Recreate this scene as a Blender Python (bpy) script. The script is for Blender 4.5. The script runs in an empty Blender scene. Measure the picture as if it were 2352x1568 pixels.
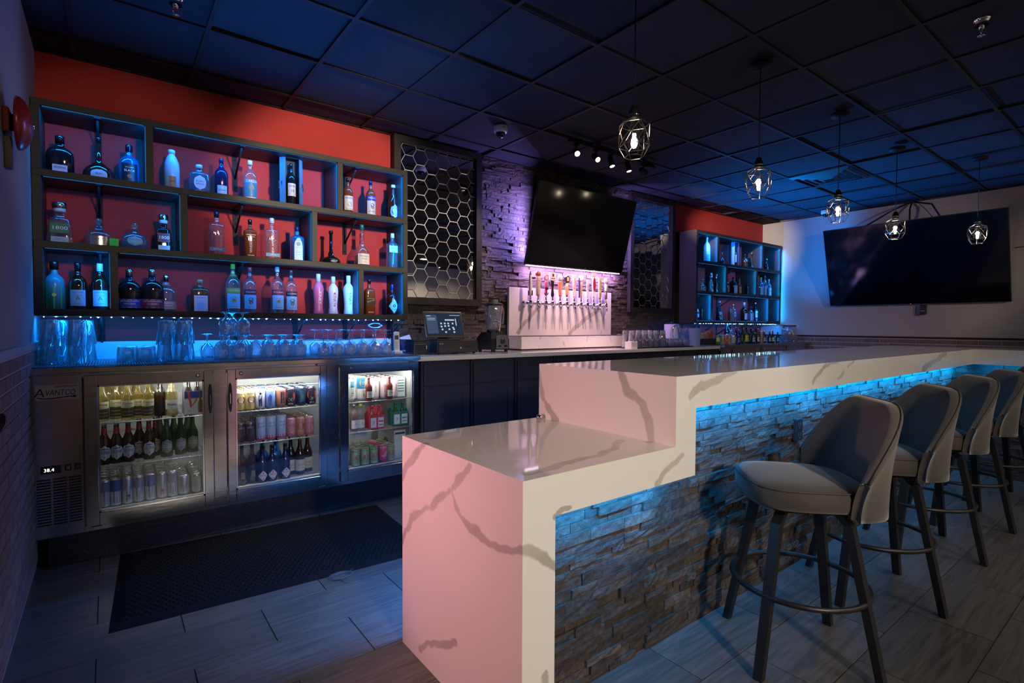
import bpy, bmesh, math, random
from mathutils import Vector, Matrix
random.seed(11)
scene = bpy.context.scene
COL = scene.collection
PI = math.pi

# ---------------------------------------------------------------- camera
F_PX, YAW, PITCH, ROLL, CAM_Z = 1205.8, math.radians(37.53), math.radians(-1.74), math.radians(.27), 1.27
FW = Vector((math.sin(YAW)*math.cos(PITCH), math.cos(YAW)*math.cos(PITCH), math.sin(PITCH)))
_r = Vector((math.cos(YAW), -math.sin(YAW), 0)); _u = _r.cross(FW)
RT = math.cos(ROLL)*_r + math.sin(ROLL)*_u
UP = -math.sin(ROLL)*_r + math.cos(ROLL)*_u
EYE = Vector((0, 0, CAM_Z))
cam_data = bpy.data.cameras.new('camera'); cam = bpy.data.objects.new('camera', cam_data); COL.objects.link(cam)
cam_data.sensor_fit = 'HORIZONTAL'; cam_data.sensor_width = 36; cam_data.lens = F_PX/2352*36
cam_data.clip_start = .02; cam_data.clip_end = 60
M4 = Matrix((( RT.x, UP.x, -FW.x, 0), (RT.y, UP.y, -FW.y, 0), (RT.z, UP.z, -FW.z, CAM_Z), (0, 0, 0, 1)))
cam.matrix_world = M4
scene.camera = cam

# a pixel of the 2352x1568 photograph gives a direction; a known plane gives the point
def ray(u, v): return FW + RT*((u-1176)/F_PX) + UP*((784-v)/F_PX)
def on_z(u, v, z): d = ray(u, v); return EYE + d*((z-CAM_Z)/d.z)
def on_y(u, v, y): d = ray(u, v); return EYE + d*(y/d.y)
def on_x(u, v, x): d = ray(u, v); return EYE + d*(x/d.x)
def pixel_of(p):
    d = Vector(p)-EYE; k = d.dot(FW)
    if k <= .05: return None
    return 1176+F_PX*d.dot(RT)/k, 784-F_PX*d.dot(UP)/k

# ---------------------------------------------------------------- world, exposure, render options
world = bpy.data.worlds.new('world'); scene.world = world; world.use_nodes = True
world.node_tree.nodes['Background'].inputs[0].default_value = (.012, .012, .016, 1)
world.node_tree.nodes['Background'].inputs[1].default_value = .15
vs = scene.view_settings
scene.display_settings.display_device = 'sRGB'
vs.view_transform = 'Standard'; vs.look = 'None'; vs.gamma = 1; vs.exposure = 0; vs.use_curve_mapping = False
cy = scene.cycles
cy.max_bounces = 9; cy.diffuse_bounces = 4; cy.glossy_bounces = 5; cy.transmission_bounces = 6; cy.transparent_max_bounces = 40
cy.caustics_reflective = False; cy.caustics_refractive = False
cy.sample_clamp_indirect = 4; cy.sample_clamp_direct = 0; cy.blur_glossy = .6
cy.use_denoising = True

# ---------------------------------------------------------------- lights
BLUE = (0.0, .20, 1.0); CYAN = (0.0, .36, 1.0)
def area_light(name, loc, aim, size, size_y, power, color, spread=180, parent=None):
    d = bpy.data.lights.new(name, 'AREA'); d.shape = 'RECTANGLE'; d.size = size; d.size_y = size_y
    d.energy = power; d.color = color; d.spread = math.radians(spread)
    o = bpy.data.objects.new(name, d); COL.objects.link(o)
    v = Vector(aim); o.location = loc; z = -v.normalized()
    # local x stays horizontal along the size direction
    x = Vector((0, 0, 1)).cross(z) if abs(z.z) < .95 else Vector((1, 0, 0))
    x.normalize(); y = z.cross(x)
    o.matrix_world = Matrix(((x.x, y.x, z.x, loc[0]), (x.y, y.y, z.y, loc[1]), (x.z, y.z, z.z, loc[2]), (0, 0, 0, 1)))
    return o
def spot_light(name, loc, target, power, color, angle, blend=.5, radius=.04):
    d = bpy.data.lights.new(name, 'SPOT'); d.energy = power; d.color = color; d.spot_size = math.radians(angle)
    d.spot_blend = blend; d.shadow_soft_size = radius
    o = bpy.data.objects.new(name, d); COL.objects.link(o); o.location = loc
    o.rotation_euler = (Vector(target)-Vector(loc)).to_track_quat('-Z', 'Y').to_euler()
    return o
WARM = (1.0, .86, .70)
# spotlights added to brighten bar and walls; seating-area ceiling lamps follow (housings further down)
ADDED_KEYS = [((.55, -2.3, 2.15), (1.45, 1.14, .66), 400, 44), ((-.05, -2.1, 2.3), (3.6, 1.14, 1.02), 330, 34), ((1.6, -.3, 2.5), (1.5, 4.28, 2.2), 820, 24.5), ((.7, -.5, 2.45), (.15, 4.28, 2.1), 130, 22), ((4.4, -2.6, 2.5), (8.36, 3.3, 1.75), 170, 29)]
for _p, _t, _w, _a in ADDED_KEYS:
    spot_light('key_lamp_light', _p, _t, _w, WARM, _a, .9 if _a > 31 else .5, .12)
CEILING_LAMPS = [(2.6, -.9), (4.4, -1.6), (2.2, -2.6), (4.9, -3.2), (6.6, -3.3)]
for _x, _y in CEILING_LAMPS:
    area_light('ceiling_lamp_light', (_x, _y, 2.885), (0, 0, -1), .5, .10, 12.0 if _y > -3 else 30.0, WARM, 150)
# pink lamp added left of the frame to light the bar's end panel
ADDED_LAMP = (-.25, 2.05, .98)
spot_light('wall_lamp_light', ADDED_LAMP, (.917, 1.55, .66), 68, (1.0, .42, .46), 76, .7, .04)
# ---------------------------------------------------------------- materials
MATS = {}
def nodes_of(m):
    m.use_nodes = True; nt = m.node_tree; nt.nodes.clear()
    return nt, nt.nodes, nt.links
def mat(name, color=(.5, .5, .5), rough=.5, metal=0, spec=.5, noise=0, nscale=20, bump=0, bscale=80, coat=0, rnd=0, emit=None, estr=0, alpha=1, stretch=None, sheen=0):
    """principled material with procedural colour variation, per-object variation and fine relief"""
    if name in MATS: return MATS[name]
    m = bpy.data.materials.new(name); MATS[name] = m; nt, N, L = nodes_of(m)
    out = N.new('ShaderNodeOutputMaterial'); p = N.new('ShaderNodeBsdfPrincipled'); L.new(p.outputs[0], out.inputs[0])
    p.inputs['Base Color'].default_value = (*color, 1); p.inputs['Roughness'].default_value = rough
    p.inputs['Metallic'].default_value = metal; p.inputs['Specular IOR Level'].default_value = spec
    p.inputs['Coat Weight'].default_value = coat; p.inputs['Sheen Weight'].default_value = sheen
    p.inputs['Alpha'].default_value = alpha
    tc = None
    if noise or bump:
        tc = N.new('ShaderNodeTexCoord'); src = tc.outputs['Object']
        if stretch:
            mp = N.new('ShaderNodeMapping'); mp.inputs['Scale'].default_value = stretch; L.new(src, mp.inputs[0]); src = mp.outputs[0]
    if noise or rnd:
        hsv = N.new('ShaderNodeHueSaturation'); hsv.inputs['Color'].default_value = (*color, 1); last = None
        if noise:
            t = N.new('ShaderNodeTexNoise'); t.inputs['Scale'].default_value = nscale; t.inputs['Detail'].default_value = 5; L.new(src, t.inputs['Vector'])
            mr = N.new('ShaderNodeMapRange'); mr.inputs['From Min'].default_value = .3; mr.inputs['From Max'].default_value = .7
            mr.inputs['To Min'].default_value = 1-noise; mr.inputs['To Max'].default_value = 1+noise; L.new(t.outputs[0], mr.inputs[0]); last = mr.outputs[0]
        if rnd:
            oi = N.new('ShaderNodeObjectInfo'); m2 = N.new('ShaderNodeMapRange'); m2.inputs['To Min'].default_value = 1-rnd; m2.inputs['To Max'].default_value = 1+rnd
            L.new(oi.outputs['Random'], m2.inputs[0])
            if last is None: last = m2.outputs[0]
            else:
                mu = N.new('ShaderNodeMath'); mu.operation = 'MULTIPLY'; L.new(last, mu.inputs[0]); L.new(m2.outputs[0], mu.inputs[1]); last = mu.outputs[0]
        L.new(last, hsv.inputs['Value']); L.new(hsv.outputs[0], p.inputs['Base Color'])
    if bump:
        t = N.new('ShaderNodeTexNoise'); t.inputs['Scale'].default_value = bscale; t.inputs['Detail'].default_value = 6; L.new(src, t.inputs['Vector'])
        b = N.new('ShaderNodeBump'); b.inputs['Strength'].default_value = bump; b.inputs['Distance'].default_value = .01
        L.new(t.outputs[0], b.inputs['Height']); L.new(b.outputs[0], p.inputs['Normal'])
    if emit:
        p.inputs['Emission Color'].default_value = (*emit, 1); p.inputs['Emission Strength'].default_value = estr
        m.cycles.emission_sampling = 'NONE'
    return m
def glow(name, color, strength):
    if name in MATS: return MATS[name]
    m = bpy.data.materials.new(name); MATS[name] = m; nt, N, L = nodes_of(m)
    out = N.new('ShaderNodeOutputMaterial'); e = N.new('ShaderNodeEmission'); e.inputs[0].default_value = (*color, 1); e.inputs[1].default_value = strength
    L.new(e.outputs[0], out.inputs[0]); m.cycles.emission_sampling = 'NONE'
    return m
def glass(name, tint=(.95, .97, .97), gloss=.10, edge=.55, haze=0., hazecol=(.8, .85, .9), rough=.03):
    """thin clear glass: tinted transmission, reflections growing towards grazing angles, optional milky haze"""
    if name in MATS: return MATS[name]
    m = bpy.data.materials.new(name); MATS[name] = m; nt, N, L = nodes_of(m)
    out = N.new('ShaderNodeOutputMaterial'); tr = N.new('ShaderNodeBsdfTransparent'); tr.inputs[0].default_value = (*tint, 1)
    gl = N.new('ShaderNodeBsdfGlossy'); gl.inputs['Roughness'].default_value = rough; gl.inputs[0].default_value = (.9, .9, .9, 1)
    lw = N.new('ShaderNodeLayerWeight'); lw.inputs[0].default_value = .35
    mr = N.new('ShaderNodeMapRange'); mr.inputs['To Min'].default_value = gloss; mr.inputs['To Max'].default_value = edge; L.new(lw.outputs['Facing'], mr.inputs[0])
    base = tr.outputs[0]
    if haze:
        df = N.new('ShaderNodeBsdfDiffuse'); df.inputs[0].default_value = (*hazecol, 1)
        tl = N.new('ShaderNodeBsdfTranslucent'); tl.inputs[0].default_value = (*hazecol, 1)
        ad = N.new('ShaderNodeMixShader'); ad.inputs[0].default_value = .5; L.new(df.outputs[0], ad.inputs[1]); L.new(tl.outputs[0], ad.inputs[2])
        mx = N.new('ShaderNodeMixShader'); mx.inputs[0].default_value = haze; L.new(tr.outputs[0], mx.inputs[1]); L.new(ad.outputs[0], mx.inputs[2]); base = mx.outputs[0]
    mix = N.new('ShaderNodeMixShader'); L.new(mr.outputs[0], mix.inputs[0]); L.new(base, mix.inputs[1]); L.new(gl.outputs[0], mix.inputs[2])
    L.new(mix.outputs[0], out.inputs[0]); return m
_flat = {}
def paint(rgb, rough=.45, metal=0):
    """plain printed or painted colour given as sRGB 0-255"""
    k = (rgb, rough, metal)
    if k not in _flat:
        lin = tuple((c/255/12.92) if c/255 <= .04045 else ((c/255+.055)/1.055)**2.4 for c in rgb)
        _flat[k] = mat('print_%02x%02x%02x_%d_%d' % (*rgb, int(rough*100), int(metal*100)), lin, rough, metal)
    return _flat[k]

# ---------------------------------------------------------------- mesh building
class MB:
    def __init__(s): s.v = []; s.f = []; s.sm = []
    def add(s, verts, faces, smooth=False, mtx=None):
        o = len(s.v); s.v += [tuple(mtx @ Vector(p)) if mtx else tuple(p) for p in verts]
        s.f += [tuple(i+o for i in f) for f in faces]; s.sm += [smooth]*len(faces); return s
    def box(s, x0, x1, y0, y1, z0, z1, mtx=None, bev=0):
        if bev:
            b = bmesh.new(); bmesh.ops.create_cube(b, size=1)
            for v in b.verts: v.co = Vector(((x0+x1)/2+v.co.x*(x1-x0), (y0+y1)/2+v.co.y*(y1-y0), (z0+z1)/2+v.co.z*(z1-z0)))
            bmesh.ops.bevel(b, geom=b.edges[:], offset=bev, segments=2, affect='EDGES', profile=.5)
            b.verts.index_update(); s.add([v.co[:] for v in b.verts], [[v.index for v in f.verts] for f in b.faces], False, mtx); b.free(); return s
        return s.add([(x0,y0,z0),(x1,y0,z0),(x1,y1,z0),(x0,y1,z0),(x0,y0,z1),(x1,y0,z1),(x1,y1,z1),(x0,y1,z1)],
                     [(0,3,2,1),(4,5,6,7),(0,1,5,4),(1,2,6,5),(2,3,7,6),(3,0,4,7)], False, mtx)
    def lathe(s, prof, seg=20, sy=1, n=2, cap=True, mtx=None, smooth=True, cx=0, cy=0):
        """profile of (radius, z); sy flattens depth; n>2 squares the section"""
        vs, fs = [], []
        for r, z in prof:
            for k in range(seg):
                a = 2*PI*k/seg + PI/seg
                c, d = math.cos(a), math.sin(a)
                if n != 2:
                    q = (abs(c)**n+abs(d)**n)**(-1/n); c *= q; d *= q
                vs.append((cx+r*c, cy+r*d*sy, z))
        m = len(prof)
        for i in range(m-1):
            for k in range(seg):
                a, b = i*seg+k, i*seg+(k+1) % seg
                fs.append((a, b, b+seg, a+seg))
        s.add(vs, fs, smooth, mtx)
        if cap:
            o = len(s.v)-len(vs)
            if prof[0][0] > 1e-4: s.f.append(tuple(reversed(range(o, o+seg)))); s.sm.append(False)
            if prof[-1][0] > 1e-4: s.f.append(tuple(range(o+(m-1)*seg, o+m*seg))); s.sm.append(False)
        return s
    def tube(s, pts, r, seg=8, closed=False, mtx=None, flat=None):
        pts = [Vector(p) for p in pts]; n = len(pts); vs, fs = [], []; prev = None
        for i, p in enumerate(pts):
            if closed: t = pts[(i+1) % n]-pts[i-1]
            else: t = pts[min(i+1, n-1)]-pts[max(i-1, 0)]
            t.normalize()
            a = prev-t*prev.dot(t) if prev is not None and (prev-t*prev.dot(t)).length > 1e-4 else t.orthogonal()
            a.normalize(); b = t.cross(a); prev = a
            rr = r[i] if isinstance(r, (list, tuple)) else r
            for k in range(seg):
                w = 2*PI*k/seg
                vs.append(p+a*(rr*math.cos(w))+b*(rr*math.sin(w)))
        m = n if closed else n-1
        for i in range(m):
            for k in range(seg):
                x, y = i*seg+k, i*seg+(k+1) % seg; j = ((i+1) % n)*seg
                fs.append((x, y, j+(k+1) % seg, j+k))
        if not closed: fs += [tuple(reversed(range(seg))), tuple(range((n-1)*seg, n*seg))]
        return s.add(vs, fs, seg > 5, mtx)
    def prism(s, poly, h, mtx=None):
        """polygon in local xy extruded along z from 0 to h"""
        n = len(poly)
        return s.add([(x, y, 0) for x, y in poly]+[(x, y, h) for x, y in poly],
                     [tuple(reversed(range(n))), tuple(range(n, 2*n))]+[(i, (i+1) % n, n+(i+1) % n, n+i) for i in range(n)], False, mtx)
    def mesh(s, name):
        me = bpy.data.meshes.new(name); me.from_pydata(s.v, [], s.f)
        if any(s.sm): me.polygons.foreach_set('use_smooth', s.sm)
        me.update(); return me
    def build(s, name, m, parent=None, loc=None, rz=0):
        return link(name, s.mesh(name), m, parent, loc, rz)
def link(name, me, m, parent=None, loc=None, rz=0):
    o = bpy.data.objects.new(name, me); COL.objects.link(o)
    if m is not None and not me.materials: me.materials.append(m)
    if parent: o.parent = parent
    if loc: o.location = loc
    if rz: o.rotation_euler = (0, 0, rz)
    return o
def thing(name, label, cat, loc=(0, 0, 0), rz=0, group=None):
    o = bpy.data.objects.new(name, None); o.empty_display_size = .05; COL.objects.link(o); o.location = loc; o.rotation_euler = (0, 0, rz)
    o['label'] = label; o['category'] = cat
    if group: o['group'] = group
    return o
def tag(o, label, cat, group=None):
    o['label'] = label; o['category'] = cat
    if group: o['group'] = group
    return o
def struct(o, label=None, cat=None):
    o['kind'] = 'structure'
    if label: o['label'] = label
    if cat: o['category'] = cat
    return o
def copy_tree(o, parent=None):
    c = o.copy(); COL.objects.link(c); c.parent = parent
    for ch in list(o.children): copy_tree(ch, c)
    return c
def place_copy(o, loc, rz=0, label=None, group=None):
    c = copy_tree(o); c.location = loc; c.rotation_euler = (0, 0, rz)
    if label: c['label'] = label
    if group: c['group'] = group
    return c
def T(x, y, z): return Matrix.Translation((x, y, z))
def RX(a): return Matrix.Rotation(a, 4, 'X')
def RY(a): return Matrix.Rotation(a, 4, 'Y')
def RZ(a): return Matrix.Rotation(a, 4, 'Z')
_txt = {}
def text_shape(s):
    """outline of a line of lettering, one unit high, centred"""
    if s not in _txt:
        c = bpy.data.curves.new('lettering', 'FONT'); c.body = s; c.align_x = 'CENTER'; c.align_y = 'CENTER'; c.size = 1; c.resolution_u = 2
        o = bpy.data.objects.new('lettering', c); me = bpy.data.meshes.new_from_object(o)
        _txt[s] = ([v.co[:2] for v in me.vertices], [tuple(p.vertices) for p in me.polygons])
        bpy.data.objects.remove(o); bpy.data.meshes.remove(me); bpy.data.curves.remove(c)
    return _txt[s]
def text_width(s):
    xs = [v[0] for v in text_shape(s)[0]]
    return max(xs)-min(xs) if xs else 1
def lettering(b, s, size, cx, cz, surf, width=None, turn=0):
    """adds lettering to builder b; surf maps (x, z) on the label to a 3-D point"""
    vs, fs = text_shape(s); sx = size if width is None else width/text_width(s)
    pts = []
    for x, y in vs:
        x, y = x*sx, y*size
        if turn: x, y = x*math.cos(turn)-y*math.sin(turn), x*math.sin(turn)+y*math.cos(turn)
        pts.append(surf(cx+x, cz+y))
    b.add(pts, fs); return b
ORD = ['first', 'second', 'third', 'fourth', 'fifth', 'sixth', 'seventh', 'eighth', 'ninth', 'tenth', 'eleventh', 'twelfth', 'thirteenth', 'fourteenth', 'fifteenth', 'sixteenth']
# ================================================================ THE ROOM
XL, XR, YB, YF, ZC = -.33, 8.36, 4.28, -4.5, 2.91
# ---- materials of the setting
def floor_material():
    m = bpy.data.materials.new('wood_look_tile'); nt, N, L = nodes_of(m)
    out = N.new('ShaderNodeOutputMaterial'); p = N.new('ShaderNodeBsdfPrincipled'); L.new(p.outputs[0], out.inputs[0])
    g = N.new('ShaderNodeNewGeometry'); oi = N.new('ShaderNodeObjectInfo')
    add = N.new('ShaderNodeMath'); add.operation = 'ADD'; L.new(oi.outputs['Random'], add.inputs[0]); L.new(g.outputs['Random Per Island'], add.inputs[1])
    cx = N.new('ShaderNodeCombineXYZ'); mu = N.new('ShaderNodeMath'); mu.operation = 'MULTIPLY'; mu.inputs[1].default_value = 30; L.new(add.outputs[0], mu.inputs[0]); L.new(mu.outputs[0], cx.inputs[0]); L.new(mu.outputs[0], cx.inputs[1])
    va = N.new('ShaderNodeVectorMath'); va.operation = 'ADD'; L.new(g.outputs['Position'], va.inputs[0]); L.new(cx.outputs[0], va.inputs[1])
    mp = N.new('ShaderNodeMapping'); mp.inputs['Scale'].default_value = (1.6, 26, 1); L.new(va.outputs[0], mp.inputs[0])
    t = N.new('ShaderNodeTexNoise'); t.inputs['Scale'].default_value = 2.2; t.inputs['Detail'].default_value = 7; t.inputs['Roughness'].default_value = .62; t.inputs['Distortion'].default_value = .6; L.new(mp.outputs[0], t.inputs['Vector'])
    r = N.new('ShaderNodeValToRGB'); r.color_ramp.elements[0].position = .3; r.color_ramp.elements[1].position = .72
    r.color_ramp.elements[0].color = (.052, .046, .043, 1); r.color_ramp.elements[1].color = (.128, .119, .112, 1); L.new(t.outputs[0], r.inputs[0])
    fr = N.new('ShaderNodeMath'); fr.operation = 'FRACT'; L.new(add.outputs[0], fr.inputs[0])
    mr = N.new('ShaderNodeMapRange'); mr.inputs['To Min'].default_value = .82; mr.inputs['To Max'].default_value = 1.18; L.new(fr.outputs[0], mr.inputs[0])
    h = N.new('ShaderNodeHueSaturation'); L.new(r.outputs[0], h.inputs['Color']); L.new(mr.outputs[0], h.inputs['Value']); L.new(h.outputs[0], p.inputs['Base Color'])
    p.inputs['Roughness'].default_value = .42; p.inputs['Specular IOR Level'].default_value = .4
    b = N.new('ShaderNodeBump'); b.inputs['Strength'].default_value = .15; b.inputs['Distance'].default_value = .004; L.new(t.outputs[0], b.inputs['Height']); L.new(b.outputs[0], p.inputs['Normal'])
    return m
def stone_material(name, gain=1):
    m = bpy.data.materials.new(name); nt, N, L = nodes_of(m)
    out = N.new('ShaderNodeOutputMaterial'); p = N.new('ShaderNodeBsdfPrincipled'); L.new(p.outputs[0], out.inputs[0])
    g = N.new('ShaderNodeNewGeometry'); oi = N.new('ShaderNodeObjectInfo')
    add = N.new('ShaderNodeMath'); add.operation = 'ADD'; L.new(oi.outputs['Random'], add.inputs[0]); L.new(g.outputs['Random Per Island'], add.inputs[1])
    fr = N.new('ShaderNodeMath'); fr.operation = 'FRACT'; L.new(add.outputs[0], fr.inputs[0])
    r = N.new('ShaderNodeValToRGB'); r.color_ramp.interpolation = 'LINEAR'
    cols = [(0, (.090, .066, .053)), (.25, (.165, .135, .112)), (.45, (.150, .095, .072)), (.65, (.22, .18, .152)), (.85, (.120, .088, .078)), (1, (.28, .215, .175))]
    r.color_ramp.elements[0].position, r.color_ramp.elements[0].color = 0, (*cols[0][1], 1); r.color_ramp.elements[1].position, r.color_ramp.elements[1].color = 1, (*cols[-1][1], 1)
    for q, c in cols[1:-1]: e = r.color_ramp.elements.new(q); e.color = (*c, 1)
    L.new(fr.outputs[0], r.inputs[0])
    big = N.new('ShaderNodeTexNoise'); big.inputs['Scale'].default_value = 3.2; big.inputs['Detail'].default_value = 3; L.new(g.outputs['Position'], big.inputs['Vector'])
    t = N.new('ShaderNodeTexNoise'); t.inputs['Scale'].default_value = 46; t.inputs['Detail'].default_value = 8; t.inputs['Roughness'].default_value = .7; L.new(g.outputs['Position'], t.inputs['Vector'])
    m1 = N.new('ShaderNodeMapRange'); m1.inputs['From Min'].default_value = .3; m1.inputs['From Max'].default_value = .72; m1.inputs['To Min'].default_value = .45*gain; m1.inputs['To Max'].default_value = 1.75*gain; L.new(t.outputs[0], m1.inputs[0])
    m2 = N.new('ShaderNodeMapRange'); m2.inputs['From Min'].default_value = .35; m2.inputs['From Max'].default_value = .65; m2.inputs['To Min'].default_value = .7; m2.inputs['To Max'].default_value = 1.45; L.new(big.outputs[0], m2.inputs[0])
    mu = N.new('ShaderNodeMath'); mu.operation = 'MULTIPLY'; L.new(m1.outputs[0], mu.inputs[0]); L.new(m2.outputs[0], mu.inputs[1])
    h = N.new('ShaderNodeHueSaturation'); L.new(r.outputs[0], h.inputs['Color']); L.new(mu.outputs[0], h.inputs['Value']); L.new(h.outputs[0], p.inputs['Base Color'])
    p.inputs['Roughness'].default_value = .62; p.inputs['Specular IOR Level'].default_value = .45
    b = N.new('ShaderNodeBump'); b.inputs['Strength'].default_value = .75; b.inputs['Distance'].default_value = .012; L.new(t.outputs[0], b.inputs['Height']); L.new(b.outputs[0], p.inputs['Normal'])
    return m
def quartz_material():
    """white polished quartz with grey-taupe veins laid along polylines in the slab's own coordinates"""
    m = bpy.data.materials.new('veined_quartz'); nt, N, L = nodes_of(m)
    out = N.new('ShaderNodeOutputMaterial'); p = N.new('ShaderNodeBsdfPrincipled'); L.new(p.outputs[0], out.inputs[0])
    g = N.new('ShaderNodeNewGeometry')
    nz = N.new('ShaderNodeTexNoise'); nz.inputs['Scale'].default_value = 9; nz.inputs['Detail'].default_value = 4; L.new(g.outputs['Position'], nz.inputs['Vector'])
    s1 = N.new('ShaderNodeVectorMath'); s1.operation = 'SUBTRACT'; s1.inputs[1].default_value = (.5, .5, .5); L.new(nz.outputs['Color'], s1.inputs[0])
    s2 = N.new('ShaderNodeVectorMath'); s2.operation = 'SCALE'; s2.inputs['Scale'].default_value = .07; L.new(s1.outputs[0], s2.inputs[0])
    pos = N.new('ShaderNodeVectorMath'); pos.operation = 'ADD'; L.new(g.outputs['Position'], pos.inputs[0]); L.new(s2.outputs[0], pos.inputs[1])
    XE, YFB, ZL, ZU, XU = .917, 1.14, .832, 1.0875, 1.628
    ex = lambda u, v: on_x(u, v, XE); fy = lambda u, v: on_y(u, v, YFB); tz = lambda u, v: on_z(u, v, ZL); ux = lambda u, v: on_x(u, v, XU)
    lines = [([ex(973,1022), ex(950,1055), ex(922,1092)], .017), ([tz(990,1005), tz(1015,985)], .03),
             ([ex(1078,1072), ex(1045,1112), ex(1000,1150), ex(945,1192), ex(921,1245)], .014),
             ([ex(1035,1118), ex(1048,1170), ex(1078,1215), ex(1130,1248), ex(1198,1272)], .013),
             ([fy(1200,1272), fy(1235,1285), fy(1272,1305)], .016), ([fy(1276,1186), fy(1312,1166)], .008),
             ([fy(1512,1112), fy(1538,1078), fy(1566,1046)], .013),
             ([fy(1585,905), fy(1608,885), fy(1645,878), fy(1688,852)], .016), ([fy(1868,880), fy(1895,842), fy(1925,832)], .012), ([fy(1925,870), fy(1960,828)], .009), ([fy(2120,850), fy(2172,810)], .02),
             ([ux(1425,852), ux(1440,898), ux(1475,925), ux(1487,975), ux(1497,1015)], .022), ([ux(1233,845), ux(1250,915), ux(1277,968)], .016),
             ([tz(1215,1090), tz(1300,1063), tz(1385,1042), tz(1425,1012)], .016),
             ([Vector((.917,1.5,.2)), Vector((.917,1.75,.05))], .012), ([Vector((1.0,1.14,.25)), Vector((1.04,1.14,.12))], .012),
             ([Vector((3.2,1.2,1.0875)), Vector((3.7,1.8,1.0875))], .02), ([Vector((4.6,1.15,1.0875)), Vector((5.0,1.9,1.0875))], .02),
             ([Vector((3.30,4.2,1.20)), Vector((3.55,4.2,1.45)), Vector((3.62,4.2,1.65))], .02), ([Vector((4.02,4.2,1.17)), Vector((4.15,4.2,1.28)), Vector((4.45,4.2,1.44)), Vector((4.55,4.2,1.55))], .022), ([Vector((4.52,4.2,1.17)), Vector((4.62,4.2,1.5))], .01),
             ([Vector((3.36,3.95,1.03)), Vector((3.4,3.95,1.17))], .007), ([Vector((3.68,3.95,1.17)), Vector((3.74,3.95,1.03))], .006), ([Vector((4.0,3.95,1.03)), Vector((4.06,3.95,1.17))], .007), ([Vector((4.4,3.95,1.17)), Vector((4.46,3.95,1.03))], .006)]
    last = None
    for pts, w in lines:
        for a, b_ in zip(pts, pts[1:]):
            a, b_ = Vector(a), Vector(b_); ba = b_-a
            pa = N.new('ShaderNodeVectorMath'); pa.operation = 'SUBTRACT'; pa.inputs[1].default_value = a; L.new(pos.outputs[0], pa.inputs[0])
            dt = N.new('ShaderNodeVectorMath'); dt.operation = 'DOT_PRODUCT'; dt.inputs[1].default_value = ba/ba.length_squared; L.new(pa.outputs[0], dt.inputs[0])
            cl = N.new('ShaderNodeClamp'); L.new(dt.outputs['Value'], cl.inputs[0])
            sc = N.new('ShaderNodeVectorMath'); sc.operation = 'SCALE'; sc.inputs[0].default_value = ba; L.new(cl.outputs[0], sc.inputs['Scale'])
            df = N.new('ShaderNodeVectorMath'); df.operation = 'DISTANCE'; L.new(pa.outputs[0], df.inputs[0]); L.new(sc.outputs[0], df.inputs[1])
            mr = N.new('ShaderNodeMapRange'); mr.inputs['From Min'].default_value = w*.8; mr.inputs['From Max'].default_value = w*1.25; mr.inputs['To Min'].default_value = 1; mr.inputs['To Max'].default_value = 0; L.new(df.outputs['Value'], mr.inputs[0])
            if last is None: last = mr.outputs[0]
            else:
                mx = N.new('ShaderNodeMath'); mx.operation = 'MAXIMUM'; L.new(last, mx.inputs[0]); L.new(mr.outputs[0], mx.inputs[1]); last = mx.outputs[0]
    fine = N.new('ShaderNodeTexNoise'); fine.inputs['Scale'].default_value = 3; fine.inputs['Detail'].default_value = 6; L.new(g.outputs['Position'], fine.inputs['Vector'])
    fm = N.new('ShaderNodeMapRange'); fm.inputs['From Min'].default_value = .35; fm.inputs['From Max'].default_value = .65; fm.inputs['To Min'].default_value = .5; fm.inputs['To Max'].default_value = .9; L.new(fine.outputs[0], fm.inputs[0])
    fmul = N.new('ShaderNodeMath'); fmul.operation = 'MULTIPLY'; L.new(last, fmul.inputs[0]); L.new(fm.outputs[0], fmul.inputs[1])
    mix = N.new('ShaderNodeMix'); mix.data_type = 'RGBA'; mix.inputs[6].default_value = (.78, .77, .75, 1); mix.inputs[7].default_value = (.37, .345, .325, 1); L.new(fmul.outputs[0], mix.inputs[0])
    L.new(mix.outputs[2], p.inputs['Base Color']); p.inputs['Roughness'].default_value = .045; p.inputs['Specular IOR Level'].default_value = .6
    return m
M_FLOOR = floor_material(); M_STONE = stone_material('ledger_stone', .34); M_QUARTZ = quartz_material()
M_GROUT = mat('floor_grout', (.035, .032, .03), .9)
M_RED = mat('red_wall_paint', (.46, .048, .044), .8, spec=.12, noise=.05, nscale=3, bump=.08, bscale=160)
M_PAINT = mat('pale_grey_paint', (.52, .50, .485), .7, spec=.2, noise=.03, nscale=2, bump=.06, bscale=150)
M_PAINTL = mat('shaded_grey_paint', (.33, .325, .335), .7, spec=.2, noise=.03, nscale=2, bump=.06, bscale=150)  # same wall paint, with the left wall's dimness put into the colour
M_CEIL = mat('black_ceiling_panel', (.036, .038, .050), .85, spec=.12, noise=.12, nscale=3, rnd=.22, bump=.25, bscale=220)
M_TEE = mat('black_ceiling_grid', (.022, .02, .022), .6, spec=.2, noise=.1, nscale=6)
M_BRICK = mat('greyed_brick', (.20, .152, .152), .75, noise=.14, nscale=14, rnd=.16, bump=.3, bscale=90)
M_MORTAR = mat('pale_mortar', (.58, .52, .51), .85, noise=.1, nscale=30)
M_DARKWOOD = mat('espresso_wood', (.026, .021, .018), .55, spec=.25, noise=.18, nscale=9, stretch=(1, 6, 6), bump=.12, bscale=40)
M_BLACK = mat('black_steel', (.010, .010, .011), .6, spec=.2, noise=.1, nscale=30)
M_STEEL = mat('brushed_stainless', (.55, .55, .55), .13, 1, noise=.05, nscale=12, stretch=(1, 1, 3), bump=.10, bscale=3)
M_CHROME = mat('chrome', (.82, .82, .83), .10, 1)
M_BLACKPL = mat('black_plastic', (.014, .014, .015), .35)
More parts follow.
